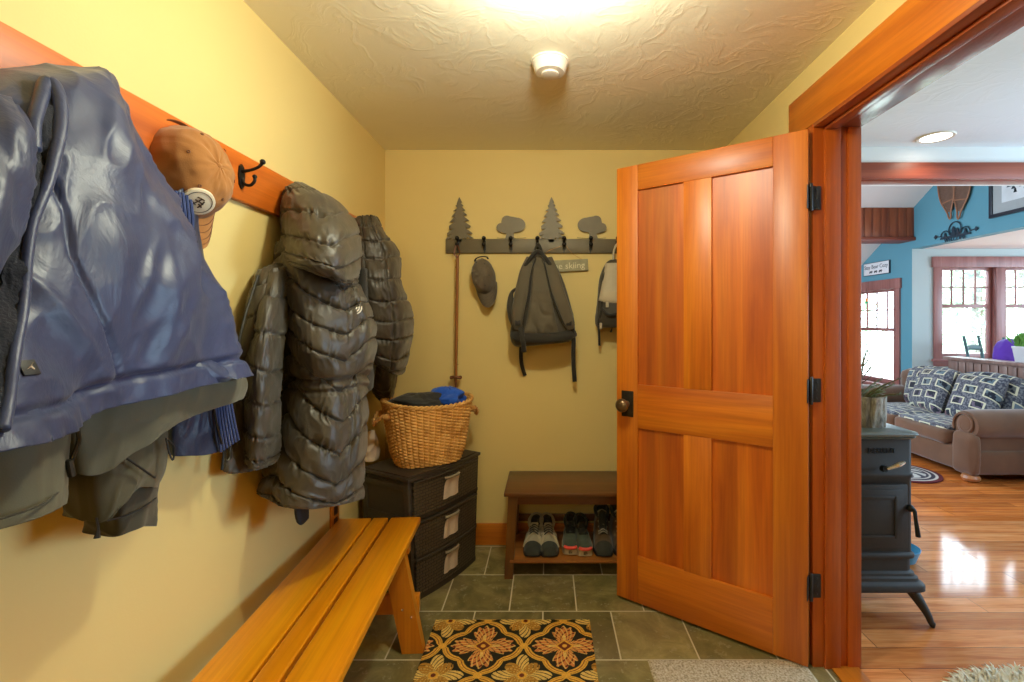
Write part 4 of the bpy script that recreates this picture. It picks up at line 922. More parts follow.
# hanging sign "gone skiing"
SG = thing('hanging_sign', 'small grey wood plaque reading gone skiing beside the backpack', 'sign', (.105, 2.775, 1.62))
sm = Matrix.Translation((.105, 2.775, 1.632)) @ Matrix.Rotation(R(-3), 4, 'Y')
put('plaque', MB().box(-.135, .135, -.006, .006, -.034, .034, .002, sm), M['signw'], SG)
text('lettering', 'gone skiing', .052, M['signt'], SG, sm @ Matrix.Translation((0, -.0062, -.002)) @ FACE_CAM, .001)
put('hanging_cord', MB().tube([sm @ Vector((-.10, -.003, .033)), Vector((.0, 2.762, 1.712)), Vector((.105, 2.735, 1.748))], .0012, 5, 12).tube([Vector((.105, 2.735, 1.748)), Vector((.15, 2.76, 1.700)), sm @ Vector((.10, -.003, .033))], .0012, 5, 12), M['rope'], SG)

# grey daypack partly behind the door
DP_ = thing('daypack', 'light grey and black daypack on the steel rack beside the door edge', 'backpack', (.42, 2.7, 1.26))
rg = [circ_ring(.41, 0, 1.66, .02, 2.70, 2.77), circ_ring(.405, 0, 1.645, .06, 2.67, 2.782), circ_ring(.40, 0, 1.56, .095, 2.64, 2.785), circ_ring(.40, 0, 1.44, .115, 2.615, 2.785), circ_ring(.40, 0, 1.34, .125, 2.61, 2.785), circ_ring(.40, 0, 1.285, .118, 2.63, 2.78, 3), circ_ring(.40, 0, 1.272, .10, 2.65, 2.77, 3)]
put('body', MB().loft(rg, 100, 100, folds(.004, 5, 2.5, .002, 91), hem=False), M['pack'], DP_, sharp=0)
mb = MB(); P = np.zeros((40, 30, 3))
for i in range(40):
    for j in range(30):
        u = j/29*2-1; v = i/39; hx = (.055+.045*v)*(1-.0*v); z = 1.635-.185*v-.045*v*(1-u*u*.4); e = min(1, (1-abs(u))*6, v*8+.1, (1-v)*8)
        P[i, j] = (.385+u*hx, 2.655-.042*min(1, v*1.4)-.012*e**.5+.02*abs(u)**3, z)
P2 = P[::-1].copy(); P2[..., 1] = 2.70; mb.grid(np.concatenate([P, P2])); put('front_flap', mb, M['packgrey'], DP_, sharp=0, label='light grey front flap')
put('side_strap', MB().tube([(.345, 2.66, 1.63), (.318, 2.645, 1.55), (.305, 2.63, 1.45), (.298, 2.63, 1.36), (.288, 2.66, 1.30), (.295, 2.70, 1.25), (.300, 2.72, 1.17)], .010, 8, 50, flat=.3), M['web'], DP_, sharp=0)
put('compression_strap', MB().tube([(.30, 2.62, 1.38), (.34, 2.595, 1.345), (.40, 2.585, 1.36), (.50, 2.61, 1.43)], .008, 8, 30, flat=.35, up=(0, -1, 0)), M['web'], DP_, sharp=0)
put('buckle', MB().box(.322, .338, 2.594, 2.606, 1.385, 1.415, .003), M['packgrey'], DP_, label='pale plastic buckle')
put('buckle', MB().box(.292, .306, 2.635, 2.645, 1.265, 1.30, .003), M['packgrey'], DP_, label='pale plastic strap adjuster')
put('haul_loop', MB().tube([(.375, 2.68, 1.655), (.382, 2.715, 1.71), (.405, 2.725, 1.752), (.425, 2.715, 1.71), (.430, 2.68, 1.655)], .006, 8, 30), M['packgrey'], DP_, sharp=0)
put('zip_pull', MB().tube([(.36, 2.62, 1.275), (.355, 2.64, 1.25)], [.002, .006], 6, 5), M['rubber'], DP_)

# ---------------------------------------------------------------- shoe bench and shoes
SB = thing('shoe_bench', 'dark brown wooden shoe bench with a lower shelf by the back wall', 'bench', (.22, 2.58, 0))
bx0, bx1 = -.218, .66
put('top', MB().box(bx0, bx1, 2.395, 2.755, .422, .441, .004), M['dark_x'], SB)
put('apron', MB().box(bx0+.03, bx1-.03, 2.425, 2.443, .372, .422, .002).box(bx0+.03, bx1-.03, 2.705, 2.723, .372, .422, .002).box(bx0+.03, bx0+.05, 2.443, 2.705, .372, .422, .002), M['dark_x'], SB)
for x, s in ((bx0+.045, -1), (bx1-.045, 1)):
    for y in (2.432, 2.718):
        lg = MB(); lg.prism([(-.024, .424), (.024, .424), (.022+s*.022, 0), (-.022+s*.022, 0)], lambda a, b, t: (x+a, y-.022+t, b), .044); put('leg', lg, M['dark_z'], SB)
put('shelf', MB().box(bx0+.03, bx1-.03, 2.405, 2.74, .082, .097, .003), M['shelfw'], SB)
put('shelf_rail', MB().box(bx0+.05, bx1-.05, 2.73, 2.742, .16, .20, .002), M['dark_x'], SB)
ZS = .097
def make_shoe(name, label, x, y, mats, rz=0, high=.0, w=.048, L=.27, patch=None, group=None, lace=None, cap=None, straps=None, z=ZS):
    """toe at local -y; heel at +L"""
    t = thing(name, label, 'shoe' if high < .05 else 'boot', (x, y, z), rz, group)
    wid = lambda s: w*(.62+.38*math.sin(min(1, s/.32)*math.pi/2))*(1-.20*max(0, (s-.35)/.65)) * (1-.25*max(0, (s-.92)/.08)**2) * (math.sin(min(1, s/.06+.25)*math.pi/2))
    so = MB(); n = 28; ss = np.linspace(0, 1, n)
    out = [(-wid(s)*1.08, s*L) for s in ss]+[(wid(s)*1.08, s*L) for s in reversed(ss)]
    so.prism(out, lambda a, b, t_: (a, b, t_+(.010*max(0, 1-b/.05)**2)), .034 if patch else .022); put('sole', so, mats[1], t, False, 30)
    rings = []
    for i, s in enumerate(ss):
        top = .045+.025*math.sin(min(1, s/.25)*math.pi/2)+.03*max(0, min(1, (s-.25)/.35))+high*max(0, min(1, (s-.42)/.2))
        if i == 0: top *= .75
        w_ = wid(s); rings.append([(w_*math.cos(a)*(1 if math.sin(a) < .5 else 1), s*L, .018+max(0, math.sin(a))**.85*(top-.018)*(1 if True else 0)) for a in np.linspace(0, math.pi, 9)]+[(-w_*.6, s*L, .016), (w_*.6, s*L, .016)])
    up = MB(); A = np.stack([cr(r, 44, True) for r in rings]); up.grid(A, True, True); put('upper', up, mats[0], t, False, 50)
    tz = .103+high
    op = MB(); cl = []
    for a in np.linspace(0, 2*math.pi, 17)[:-1]: cl.append((.034*math.cos(a)*w/.048, L*.76+.062*math.sin(a), tz+.004+.012*math.sin(a)-.008*(a > math.pi)))
    put('collar', MB().tube(cl, .009, 8, 60, True), mats[2], t, False, 0)
    P = np.stack([cr([((p[0])*k, L*.76+(p[1]-L*.76)*k, p[2]-.010*(1-k)+.003) for p in cl], 40, True) for k in (.95, .5, .02)]); put('lining', MB().grid(P, True, True), M['rubber'], t, False, 0)  # black disc closes the opening, painting the shade of the hollow inside
    put('tongue', MB().tube([(0, L*.36, .075+high*.1), (0, L*.48, .098+high*.6), (0, L*.56, .118+high)], [.018, .022, .02], 8, 14, flat=.3, up=(0, -.6, .8)), mats[2], t, False, 0)
    lc = MB()
    for k in range(4 + (2 if high > .05 else 0)):
        s = .34+.06*k; zz = .060+.03*max(0, min(1, (s-.25)/.35))+high*max(0, min(1, (s-.42)/.2))+.028
        lc.tube([(-.024, s*L-.004, zz-.012), (0, s*L-.006, zz+.004), (.024, (s+.02)*L, zz-.012)], .0024, 6, 10); lc.tube([(.024, s*L-.004, zz-.012), (0, s*L-.006, zz+.006), (-.024, (s+.02)*L, zz-.012)], .0024, 6, 10)
    put('laces', lc, lace or M['web'], t, False, 0)
    if cap:
        cb = MB(); Q = A[:6].copy(); c0 = np.array((0, .1, .03)); Q = c0+(Q-c0)*1.035; cb.grid(Q, True, True); put('toe_cap', cb, cap, t, False, 50)
    if patch: put('toe_bumper', MB().tube([(-.030, .010, .046), (-.016, -.003, .047), (0, -.007, .048), (.016, -.003, .047), (.030, .010, .046)], .0085, 8, 24), patch, t, False, 0, label='coral red toe bumper')
    if straps:
        sb = MB()
        for sgn in (-1, 1):
            sb.tube([(sgn*.046, L*.20, .030), (sgn*.034, L*.27, .066), (sgn*.012, L*.36, .088), (-sgn*.014, L*.44, .098)], .009, 8, 20, flat=.4, up=(0, -.5, .8)); sb.tube([(sgn*.045, L*.45, .035), (sgn*.040, L*.42, .07), (sgn*.014, L*.36, .090)], .008, 8, 16, flat=.4, up=(sgn, 0, .4))
        put('overlay_straps', sb, straps, t, False, 0)
        put('lace_lock', MB().ball((0, L*.36-.004, .098), .006, 8), M['nickel'], t, False)
    return t
g1 = 'grey trail shoes on the shoe bench'; g2 = 'dark runners with coral toes'; g3 = 'brown hiking boots on the shoe bench'
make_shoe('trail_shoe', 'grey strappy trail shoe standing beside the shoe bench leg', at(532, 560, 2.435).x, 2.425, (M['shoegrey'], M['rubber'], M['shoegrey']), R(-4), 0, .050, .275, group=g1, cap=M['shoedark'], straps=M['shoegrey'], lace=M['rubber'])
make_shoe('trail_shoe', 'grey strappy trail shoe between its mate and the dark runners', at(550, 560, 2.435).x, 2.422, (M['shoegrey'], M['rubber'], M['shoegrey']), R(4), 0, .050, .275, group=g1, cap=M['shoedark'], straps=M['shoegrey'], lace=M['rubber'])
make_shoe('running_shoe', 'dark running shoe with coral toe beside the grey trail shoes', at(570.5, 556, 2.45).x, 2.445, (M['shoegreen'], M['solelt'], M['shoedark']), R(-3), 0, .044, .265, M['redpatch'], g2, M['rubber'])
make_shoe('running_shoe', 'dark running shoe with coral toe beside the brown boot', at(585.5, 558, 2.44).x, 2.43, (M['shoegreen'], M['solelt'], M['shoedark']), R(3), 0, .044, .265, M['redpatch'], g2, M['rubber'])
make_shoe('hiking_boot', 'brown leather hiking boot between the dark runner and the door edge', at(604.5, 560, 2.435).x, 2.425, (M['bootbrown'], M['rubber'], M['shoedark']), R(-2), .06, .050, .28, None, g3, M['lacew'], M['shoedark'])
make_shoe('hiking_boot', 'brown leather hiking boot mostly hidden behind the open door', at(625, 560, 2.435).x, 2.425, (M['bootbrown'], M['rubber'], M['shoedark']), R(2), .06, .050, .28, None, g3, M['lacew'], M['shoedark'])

# ---------------------------------------------------------------- floor mats
def color_grid(name, x0, x1, y0, y1, nx, ny, z, th, fn, mat, label, cat, round_=None):
    xs_ = np.linspace(x0, x1, nx); ys_ = np.linspace(y0, y1, ny); X, Y = np.meshgrid(xs_, ys_)
    if round_:
        th_ = np.linspace(0, 2*np.pi, nx, endpoint=False); rr = np.linspace(.0005, round_, ny); T, RR = np.meshgrid(th_, rr); X = (x0+x1)/2+RR*np.cos(T); Y = (y0+y1)/2+RR*np.sin(T)
    Z = np.full_like(X, z+th)
    P = np.stack([X, Y, Z], -1); mb = MB()
    if round_:
        edge = P[-1:].copy(); edge[..., 2] = z; mb.grid(np.concatenate([P, edge]), True, True)
        cols = fn(np.concatenate([X, X[-1:]]).ravel(), np.concatenate([Y, Y[-1:]]).ravel())
    else:
        P[0, :, 2] = P[-1, :, 2] = z; P[:, 0, 2] = P[:, -1, 2] = z; mb.grid(P); cols = fn(X.ravel(), Y.ravel())
    o = put(name, mb, mat, None, sharp=0, label=label, cat=cat)
    ca = o.data.color_attributes.new('pattern', 'FLOAT_COLOR', 'POINT'); ca.data.foreach_set('color', np.concatenate([cols, np.ones((len(cols), 1))], 1).astype(np.float32).ravel())
    return o
def floral(X, Y):
    p = .325; u = (X+.255)/p; v = (Y-1.898)/.315
    def cell(u, v): return u-np.round(u), v-np.round(v)
    a, b = cell(u, v); dk = np.array(S(40, 36, 22)[:3]); gold = np.array(S(222, 166, 60)[:3]); gold2 = np.array(S(176, 124, 44)[:3]); orange = np.array(S(206, 128, 62)[:3]); rust = np.array(S(112, 50, 28)[:3]); straw = np.array(S(220, 182, 96)[:3])
    def quat(a, b):
        d = np.minimum.reduce([np.hypot(a-.22, b)-.20, np.hypot(a+.22, b)-.20, np.hypot(a, b-.22)-.20, np.hypot(a, b+.22)-.20, np.hypot(a, b)-.24])
        return np.minimum(d, (np.abs(a)+np.abs(b))-.46)
    d = quat(a, b); col = np.tile(dk, (len(X), 1))
    def paint_(m, c): col[m] = c
    # leaf ornaments between medallions
    e, f = cell(u+.5, v+.5); r = np.hypot(e, f); th = np.arctan2(f, e)
    lob = .24*np.abs(np.cos(2*th))**.5+.12*np.abs(np.cos(4*th))
    leaf = (r < lob*.95) & (np.abs(np.sin(th*14+r*30)) > .35); paint_(leaf, straw); paint_((r < .06), gold); paint_(r < .03, rust)
    lob2 = .26*np.abs(np.sin(2*th))**.8; paint_((r < lob2) & (r > .07) & (np.abs(np.sin(th*9-r*40)) > .3), gold2)
    paint_((d < .075) & (d >= 0), gold); paint_((d < .032) & (d > .022), rust); paint_((d < .062) & (d > .054), gold2)
    paint_(d < 0, dk)
    r = np.hypot(a, b); th = np.arctan2(b, a)
    pet = .40*np.abs(np.cos(2*th))**.45+.03*np.cos(24*th); m = r < pet*.93
    paint_(m, orange); paint_(m & (np.abs(np.sin(8*th+r*26)) < .42), rust); paint_(m & (np.abs(np.sin(16*th-r*20)) > .93), straw); paint_((r < pet*.5) & (r > .1) & (np.cos(4*th) > .86), straw)
    paint_((np.abs(a)+np.abs(b) < .115), rust); paint_((np.abs(np.abs(a)+np.abs(b)-.105) < .015), gold); paint_(r < .03, gold)
    jn = np.minimum(np.hypot(*cell(u+.5, v)), np.hypot(*cell(u, v+.5))); paint_(jn < .05, gold)
    nz = 1+.22*vn(X*420, Y*420)+.08*vn(X*90, Y*90, seed=4); return np.clip(col*nz[:, None], 0, 1)
color_grid('floral_mat', -.485, .187, 1.56, 2.067, 420, 320, .001, .011, floral, M['matpat'], 'black and gold floral quatrefoil doormat on the slate floor', 'doormat')
mb = MB(); P = np.zeros((40, 60, 3)); X, Y = np.meshgrid(np.linspace(.388, .985, 60), np.linspace(1.36, 1.835, 40)); P[..., 0] = X; P[..., 1] = Y; P[..., 2] = .007+.0016*vn(X*140, Y*140)
P[0, :, 2] = P[-1, :, 2] = P[:, 0, 2] = P[:, -1, 2] = .0005; mb.grid(P)
put('carpet_mat', mb, M['carpet'], None, sharp=0, label='plain beige loop carpet mat at the foot of the door', cat='mat')

# ================================================================ kitchen / living room beyond the door
XW = 4.35; YH = 2.98; ZK = 2.40; YN2 = 5.66; ZN = 2.17
struct('floor', MB().box(1.10, XW+.1, -1.6, 3.11, -.06, 0, 0), M['plank'], 'wide hardwood plank floor beyond the doorway', 'floor')
struct('floor', MB().box(1.10, 7.6, 3.11, 7.7, -.06, 0, 0).box(XW+.1, 7.6, -1.6, 3.11, -.06, 0, 0), M['plank2'], 'orange hardwood floor of the living room under the sofa', 'floor')
struct('ceiling', MB().box(XR2, XW+.4, -1.6, YH, ZK, ZK+.1, 0), M['ceiling2'], 'textured white ceiling with recessed lamp beyond the doorway', 'ceiling')
struct('wall_header', MB().box(XR2, XW, YH, YH+.20, 2.215, 4.5, 0), M['white'], 'white drywall header between kitchen and living room', 'wall')
struct('trim_6', MB().box(XR2, XW, YH-.02, YH, 2.197, 2.300, .003).box(XR2, XW, YH+.055, YH+.135, 2.203, 2.215, .002), M['trim_x'], 'dark red wood beam trim across the header', 'trim')
zs_ = lambda y: 2.816-.62*(y-5.38)
mb = MB(); mb.prism([(3.18, zs_(3.18)), (7.7, zs_(7.7)), (7.7, zs_(7.7)+.1), (3.18, zs_(3.18)+.1)], lambda a, b, t: (XR2+t, a, b), XW+.12-XR2)
struct('ceiling', mb, M['white'], 'sloped white ceiling of the living room', 'ceiling')
wy0, wy1, wz0, wz1 = 5.93, 6.77, .50, 1.72
mb = MB()
px_ = lambda poly: mb.prism(poly, lambda a, b, t: (XW+t, a, b), .12)
px_([(YN2, 0), (wy0, 0), (wy0, zs_(wy0)), (YN2, zs_(YN2))]); px_([(wy0, 0), (wy1, 0), (wy1, wz0), (wy0, wz0)]); px_([(wy0, wz1), (wy1, wz1), (wy1, zs_(wy1)), (wy0, zs_(wy0))])
px_([(wy1, 0), (7.7, 0), (7.7, zs_(7.7)), (wy1, zs_(wy1))]); px_([(3.18, ZN), (YN2, ZN), (YN2, zs_(YN2)), (3.18, zs_(3.18))]); px_([(1.2, ZN), (3.18, ZN), (3.18, 2.4), (1.2, 2.4)])
struct('wall_blue', mb, M['blue'], 'blue gable wall of the living room with the snowshoes', 'wall')
struct('wall_far', MB().box(XR2, XW+.12, 7.7, 7.8, 0, 1.6, 0).box(XR2-.1, XR2, YB+.12, 7.8, 0, 4.5, 0), M['blue'], 'far blue wall of the living room under the slope', 'wall')
# nook
nx0, nx1, nz0, nz1 = 4.69, 6.11, .86, 1.955
mb = MB().box(XW+.12, nx0, YN2, YN2+.14, 0, ZN, 0).box(nx0, nx1, YN2, YN2+.14, 0, nz0, 0).box(nx0, nx1, YN2, YN2+.14, nz1, ZN, 0).box(nx1, 7.6, YN2, YN2+.14, 0, ZN, 0)
mb.box(XW, XW+.12, YN2-.002, YN2+.001, 0, ZN, 0)
struct('wall_nook', mb, M['cream'], 'cream wall of the dining nook around the wide window', 'wall')
struct('ceiling', MB().box(XW+.12, 7.6, 1.2, YN2+.14, ZN+.001, ZN+.1, 0), M['white'], 'white ceiling of the dining nook', 'ceiling')
hwm = MB().box(XW, XW+.12, 1.4, 5.15, 0, .895, 0)
for k in range(42):
    y = 1.42+k*.09
    if y < 5.07: hwm.box(XW-.012, XW, y, y+.078, .02, .88, .004)
struct('wall_half', hwm, M['bead'], 'beadboard half wall behind the sofa', 'wall')
struct('trim_7', MB().box(XW-.035, XW+.155, 1.4, 5.19, .895, .925, .004), M['bead'], 'pale wood cap on the beadboard half wall', 'trim')
struct('wall_kitchen', MB().box(4.62, 4.74, -1.6, 1.2, 0, ZK, 0).box(XR2, 4.74, -1.72, -1.6, 0, ZK, 0).box(4.74, 7.6, 1.08, 1.2, 0, ZN, 0).box(7.6, 7.72, 1.08, YN2+.14, 0, ZN, 0), M['cream'], 'cream walls closing the kitchen and the nook out of view', 'wall')
# boxed cedar beam
CB = MB()
for k in range(32): CB.box(XR2+.1*k, XR2+.1*k+.097, 5.63, 5.645, 2.30, zs_(5.645)+.002, .003)
CB.box(XR2, XW, 5.645, 5.83, 2.30, zs_(5.83), 0)
struct('trim_8', CB, M['cedar'], 'boxed cedar board beam under the sloped ceiling', 'trim')
struct('trim_9', MB().box(XR2, XW, 5.60, 5.86, 2.262, 2.30, .004), M['trim_x'], 'dark red trim board under the boxed beam', 'trim')

# windows
def window(idx, plane, a0, a1, z0, z1, label, cols, zmid, sashes=1, casing=.09, head=.12):
    """plane: fn(a, depth, z) -> world point; a along the wall, depth out of the room"""
    w_ = thing('window_%d' % idx, label, 'window', plane((a0+a1)/2, 0, z0), kind='structure')
    def bx(p, *ab):
        for (u0, u1, d0, d1, q0, q1) in ab:
            p0, p1 = plane(u0, d0, q0), plane(u1, d1, q1)
            p.box(min(p0[0], p1[0]), max(p0[0], p1[0]), min(p0[1], p1[1]), max(p0[1], p1[1]), q0, q1, .003)
        return p
    put('casing', bx(MB(), (a0-casing, a0+.006, -.022, 0, z0-.02, z1), (a1-.006, a1+casing, -.022, 0, z0-.02, z1), (a0-casing-.02, a1+casing+.02, -.03, 0, z1-.006, z1+head)), M['living_z'], w_)
    put('sill', bx(MB(), (a0-casing-.02, a1+casing+.02, -.05, .06, z0-.03, z0), (a0-casing, a1+casing, -.02, 0, z0-.09, z0-.03)), M['living_y'] if idx == 1 else M['living_x'], w_)
    sp_ = (a1-a0)/sashes
    for k in range(sashes):
        s0, s1 = a0+k*sp_, a0+(k+1)*sp_
        if sashes > 1:
            if k: s0 += .06
            if k < sashes-1: s1 -= .06; put('mullion', bx(MB(), (s1, s1+.12, -.015, .10, z0, z1)), M['living_z'], w_)
        fr_ = bx(MB(), (s0, s0+.04, .04, .09, z0, z1), (s1-.04, s1, .04, .09, z0, z1), (s0+.04, s1-.04, .04, .09, z0, z0+.06), (s0+.04, s1-.04, .04, .09, z1-.035, z1), (s0+.04, s1-.04, .04, .09, zmid-.022, zmid+.022))
        sa = put('sash', fr_, M['living_z'], w_)
        mt = MB(); zt = z1-.035; zb = zmid+.022
        for c_ in range(1, cols): u = s0+.04+(s1-s0-.08)*c_/cols; bx(mt, (u-.008, u+.008, .052, .072, zb, zt))
        bx(mt, (s0+.04, s1-.04, .052, .072, (zb+zt)/2-.008, (zb+zt)/2+.008)); put('muntins', mt, M['living_z'], sa)
        gl = MB(); 
        for z_0, z_1 in ((z0+.06, zmid-.022), (zmid+.022, z1-.035)): bx(gl, (s0+.038, s1-.038, .060, .064, z_0-.002, z_1+.002))
        put('pane', gl, M['glass'], sa, sharp=30)
    return w_
window(1, lambda a, d, z: Vector((XW+d, a, z)), wy0, wy1, wz0, wz1, 'narrow double-hung window in the blue wall beyond the planter', 4, 1.20)
window(2, lambda a, d, z: Vector((a, YN2+d, z)), nx0, nx1, nz0, nz1, 'wide double window in the dining nook behind the sofa', 4, 1.49, 2)
# recessed lamp
RL = thing('recessed_lamp', 'lit round recessed lamp in the white ceiling beyond the doorway', 'lamp', (2.30, 2.81, ZK))
put('trim_ring', MB().lathe([(.076, .0), (.076, -.006), (.090, -.008), (.094, -.004), (.094, .0)], (2.30, 2.81, ZK), 40), M['whiteplastic'], RL)
put('lens', MB().lathe([(.078, -.002), (.074, -.005), (.001, -.006)], (2.30, 2.81, ZK), 40), M['lampglow'], RL)

# ---------------------------------------------------------------- wood stove
ST = thing('wood_stove', 'grey cast iron wood stove just beyond the doorway jamb', 'stove', (1.40, 2.30, 0))
sx0, sx1, sy0, sy1 = 1.21, 1.597, 2.07, 2.50
def rrect(x0, x1, y0, y1, z, r=.03, n=5):
    o = []
    for (cx, cy, a0) in ((x1-r, y1-r, 0), (x0+r, y1-r, 90), (x0+r, y0+r, 180), (x1-r, y0+r, 270)):
        for k in range(n): a = R(a0+90*k/(n-1)); o.append((cx+r*math.cos(a), cy+r*math.sin(a), z))
    return o
def stack(levels, r=.03):
    mb = MB(); A = np.array([rrect(sx0-e, sx1+e, sy0-e, sy1+e, z, r) for e, z in levels]); return mb.grid(A, True, True)
put('body', stack([(0, .30), (0, .625), (.004, .63), (.004, .645), (0, .65), (0, .80)], .02), M['stove'], ST)
put('top_plate', stack([(.0, .795), (.010, .797), (.015, .803), (.010, .808), (.018, .810), (.022, .818), (.018, .825), (.008, .828)], .03), M['stovetop'], ST)
put('ash_skirt', stack([(.0, .305), (.010, .297), (.012, .288), (.010, .279), (.0, .272), (.0, .222), (.010, .214), (.012, .204), (.020, .198), (.022, .186), (.032, .180), (.038, .170), (.038, .150), (.030, .142), (.01, .140)], .03), M['stove'], ST)
dp = MB().box(1.26, 1.565, sy0-.012, sy0+.01, .325, .60, .004); dp.box(1.285, 1.54, sy0-.018, sy0-.01, .345, .58, .003)
D_ = put('side_door', dp, M['stove'], ST)
mb = MB()
for a, b, c_, d in ((1.31, 1.325, .37, .555), (1.50, 1.515, .37, .555), (1.325, 1.50, .37, .385), (1.325, 1.50, .54, .555)): mb.box(a, b, sy0-.023, sy0-.017, c_, d, .003)
put('door_moulding', mb, M['stove'], D_)
mb = MB().tube([(1.575, sy0-.012, .50), (1.578, sy0-.03, .495), (1.576, sy0-.04, .46), (1.583, sy0-.045, .39)], [.010, .008, .007, .010], 8, 20); mb.ball((1.572, sy0-.015, .50), .016, 10)
put('door_handle', mb, M['iron'], D_)
mb = MB().tube([(1.452, sy0-.012, .672), (1.455, sy0-.03, .674)], .014, 10, 4); put('damper_knob', mb, M['iron'], ST)
put('damper_handle', MB().tube([(1.46, sy0-.030, .675), (1.49, sy0-.036, .688), (1.505, sy0-.040, .697), (1.528, sy0-.042, .708)], [.006, .009, .011, .006], 8, 24), M['nickel'], ST, label='bright nickel damper handle')
text('lettering', 'DEFIANT', .030, M['frameb'], ST, Matrix.Translation((1.458, sy0-.002, .745)) @ FACE_CAM, .0025)
for sx, sy in ((1, -1), (1, 1), (-1, -1), (-1, 1)):
    x = sx1-.02 if sx > 0 else sx0+.03; y = sy0+.02 if sy < 0 else sy1-.02; d = .07 if sx > 0 else -.02
    put('leg', MB().tube([(x, y, .16), (x+d*.45, y+sy*.02, .11), (x+d*.85, y+sy*.045, .05), (x+d, y+sy*.055, .014), (x+d*1.12, y+sy*.06, .008)], [.026, .022, .015, .011, .014], 10, 30), M['stove'], ST, sharp=0)
put('rivet', MB().lathe([(.012, .825), (.010, .834), (.004, .842), (.001, .845)], (1.575, 2.28, 0), 14), M['leather'], ST)
# bark planter
PL = thing('bark_planter', 'round bark-covered planter with evergreen twigs on top of the stove', 'planter', (1.47, 2.235, .828))
nu, nv = 80, 24; P = np.zeros((nv, nu, 3)); q = np.arange(nu)*2*np.pi/nu
for i in range(nv):
    v = i/(nv-1); r_ = .100+.006*v+.004*ridge(np.cos(q)*7, np.sin(q)*7, v*1.2); P[i, :, 0] = 1.47+r_*np.cos(q); P[i, :, 1] = 2.235+r_*np.sin(q); P[i, :, 2] = .829+.138*v+(.003*vn(np.cos(q)*6, np.sin(q)*6) if i == nv-1 else 0)
inn = P[::-1][:8].copy(); inn[..., 0] = 1.47+(inn[..., 0]-1.47)*.88; inn[..., 1] = 2.235+(inn[..., 1]-2.235)*.88
put('pot', MB().grid(np.concatenate([P, inn]), True, True), M['bark'], PL, sharp=50)
rnd = random.Random(5); tw_ = MB(); nd = MB()
for k in range(16):
    a = rnd.uniform(0, 6.28); r0 = rnd.uniform(0, .05); b = Vector((1.47+r0*math.cos(a), 2.235+r0*math.sin(a), .93))
    if k < 3: L = (.30, .26, .22)[k]; d = Vector(((.10, .30, .02)[k], -.1, 1)).normalized()
    elif k < 6: L = .20; d = Vector((.8, rnd.uniform(-.3, .3), rnd.uniform(.3, .6))).normalized()
    else: L = rnd.uniform(.08, .15); d = Vector((math.cos(a)*.8, math.sin(a)*.8, rnd.uniform(.3, .9))).normalized()
    e = b+d*L; m = (b+e)/2+Vector((0, 0, .015)); tw_.tube([b, m, e], [.004, .003, .0015], 6, 10)
    sp2 = 3 if k < 3 else 0
    for j in range(sp2):
        p = b+d*L*(.4+.2*j); s2 = Vector((rnd.uniform(.4, 1), rnd.uniform(-.4, .4), .6)).normalized(); tw_.tube([p, p+s2*.05, p+s2*.08+Vector((0, 0, .02))], .0018, 5, 8)
    for j in range(int(L*(360 if k > 2 else 150))):
        s_ = rnd.uniform(.15, 1); p = b*(1-s_)**2+m*2*s_*(1-s_)+e*s_*s_; v_ = (d*.7+Vector((rnd.uniform(-1, 1), rnd.uniform(-1, 1), rnd.uniform(-1, 1)))).normalized(); nl = rnd.uniform(.012, .022)
        o_ = v_.orthogonal().normalized()*.0013; nd.add([p-o_, p+o_, p+v_*nl, p+v_.cross(o_)], [(0, 1, 2), (0, 3, 2), (1, 3, 2)])
put('twigs', tw_, M['twig'], PL, sharp=0); put('needles', nd, M['needle'], PL, sharp=0).__setitem__('kind', 'stuff')
# blue bowl beyond the stove
put('pet_bowl', MB().lathe([(.055, 0), (.075, .012), (.088, .05), (.098, .078), (.094, .080), (.080, .05), (.06, .018), (.001, .016)], (1.925, 2.60, .001), 40), M['bluebowl'], None, label='blue bowl on the plank floor behind the stove', cat='bowl')

# ---------------------------------------------------------------- sofa
SO = thing('sofa', 'brown suede loveseat with lodge-print cushions in the living room', 'sofa', (3.85, 4.68, 0))
fy0, fy1, fx0, fx1 = 3.80, 5.56, 3.43, 4.30
def soft(x0, x1, y0, y1, z0, z1, r=.05, n=14, puff=.02, seed=0, nz=.004):
    """rounded puffy block"""
    mb = MB(); b = bmesh.new(); bmesh.ops.create_cube(b, size=1); bmesh.ops.subdivide_edges(b, edges=list(b.edges), cuts=n, use_grid_fill=True)
    hx, hy, hz = (x1-x0)/2, (y1-y0)/2, (z1-z0)/2; c = Vector(((x0+x1)/2, (y0+y1)/2, (z0+z1)/2)); V = []
    for v in b.verts:
        p = Vector((v.co.x*2*hx, v.co.y*2*hy, v.co.z*2*hz)); q = Vector((max(-hx+r, min(hx-r, p.x)), max(-hy+r, min(hy-r, p.y)), max(-hz+r, min(hz-r, p.z)))); d = p-q
        if d.length > 1e-6: p = q+d.normalized()*r
        a, e, f = v.co.x*2, v.co.y*2, v.co.z*2
        p += Vector((math.copysign(puff*(1-e*e)*(1-f*f), a) if abs(a) > .99 else 0, math.copysign(puff*(1-a*a)*(1-f*f), e) if abs(e) > .99 else 0, math.copysign(puff*(1-a*a)*(1-e*e), f) if abs(f) > .99 else 0)); V.append(p+c)
    A = np.array([v[:] for v in V]); A += nz*np.stack([vn(A[:, 1]*9, A[:, 2]*9, A[:, 0]*9, seed=seed+i) for i in range(3)], 1)
    b.verts.index_update(); mb.add(A.tolist(), [[v.index for v in f.verts] for f in b.faces]); b.free(); return mb
put('base', soft(fx0, fx1, fy0+.03, fy1-.03, .055, .265, .04, 16, .01, 1), M['sofa'], SO, sharp=0)
put('back', soft(4.06, 4.31, fy0+.05, fy1-.05, .25, .765, .08, 16, .02, 3), M['sofa'], SO, sharp=0)
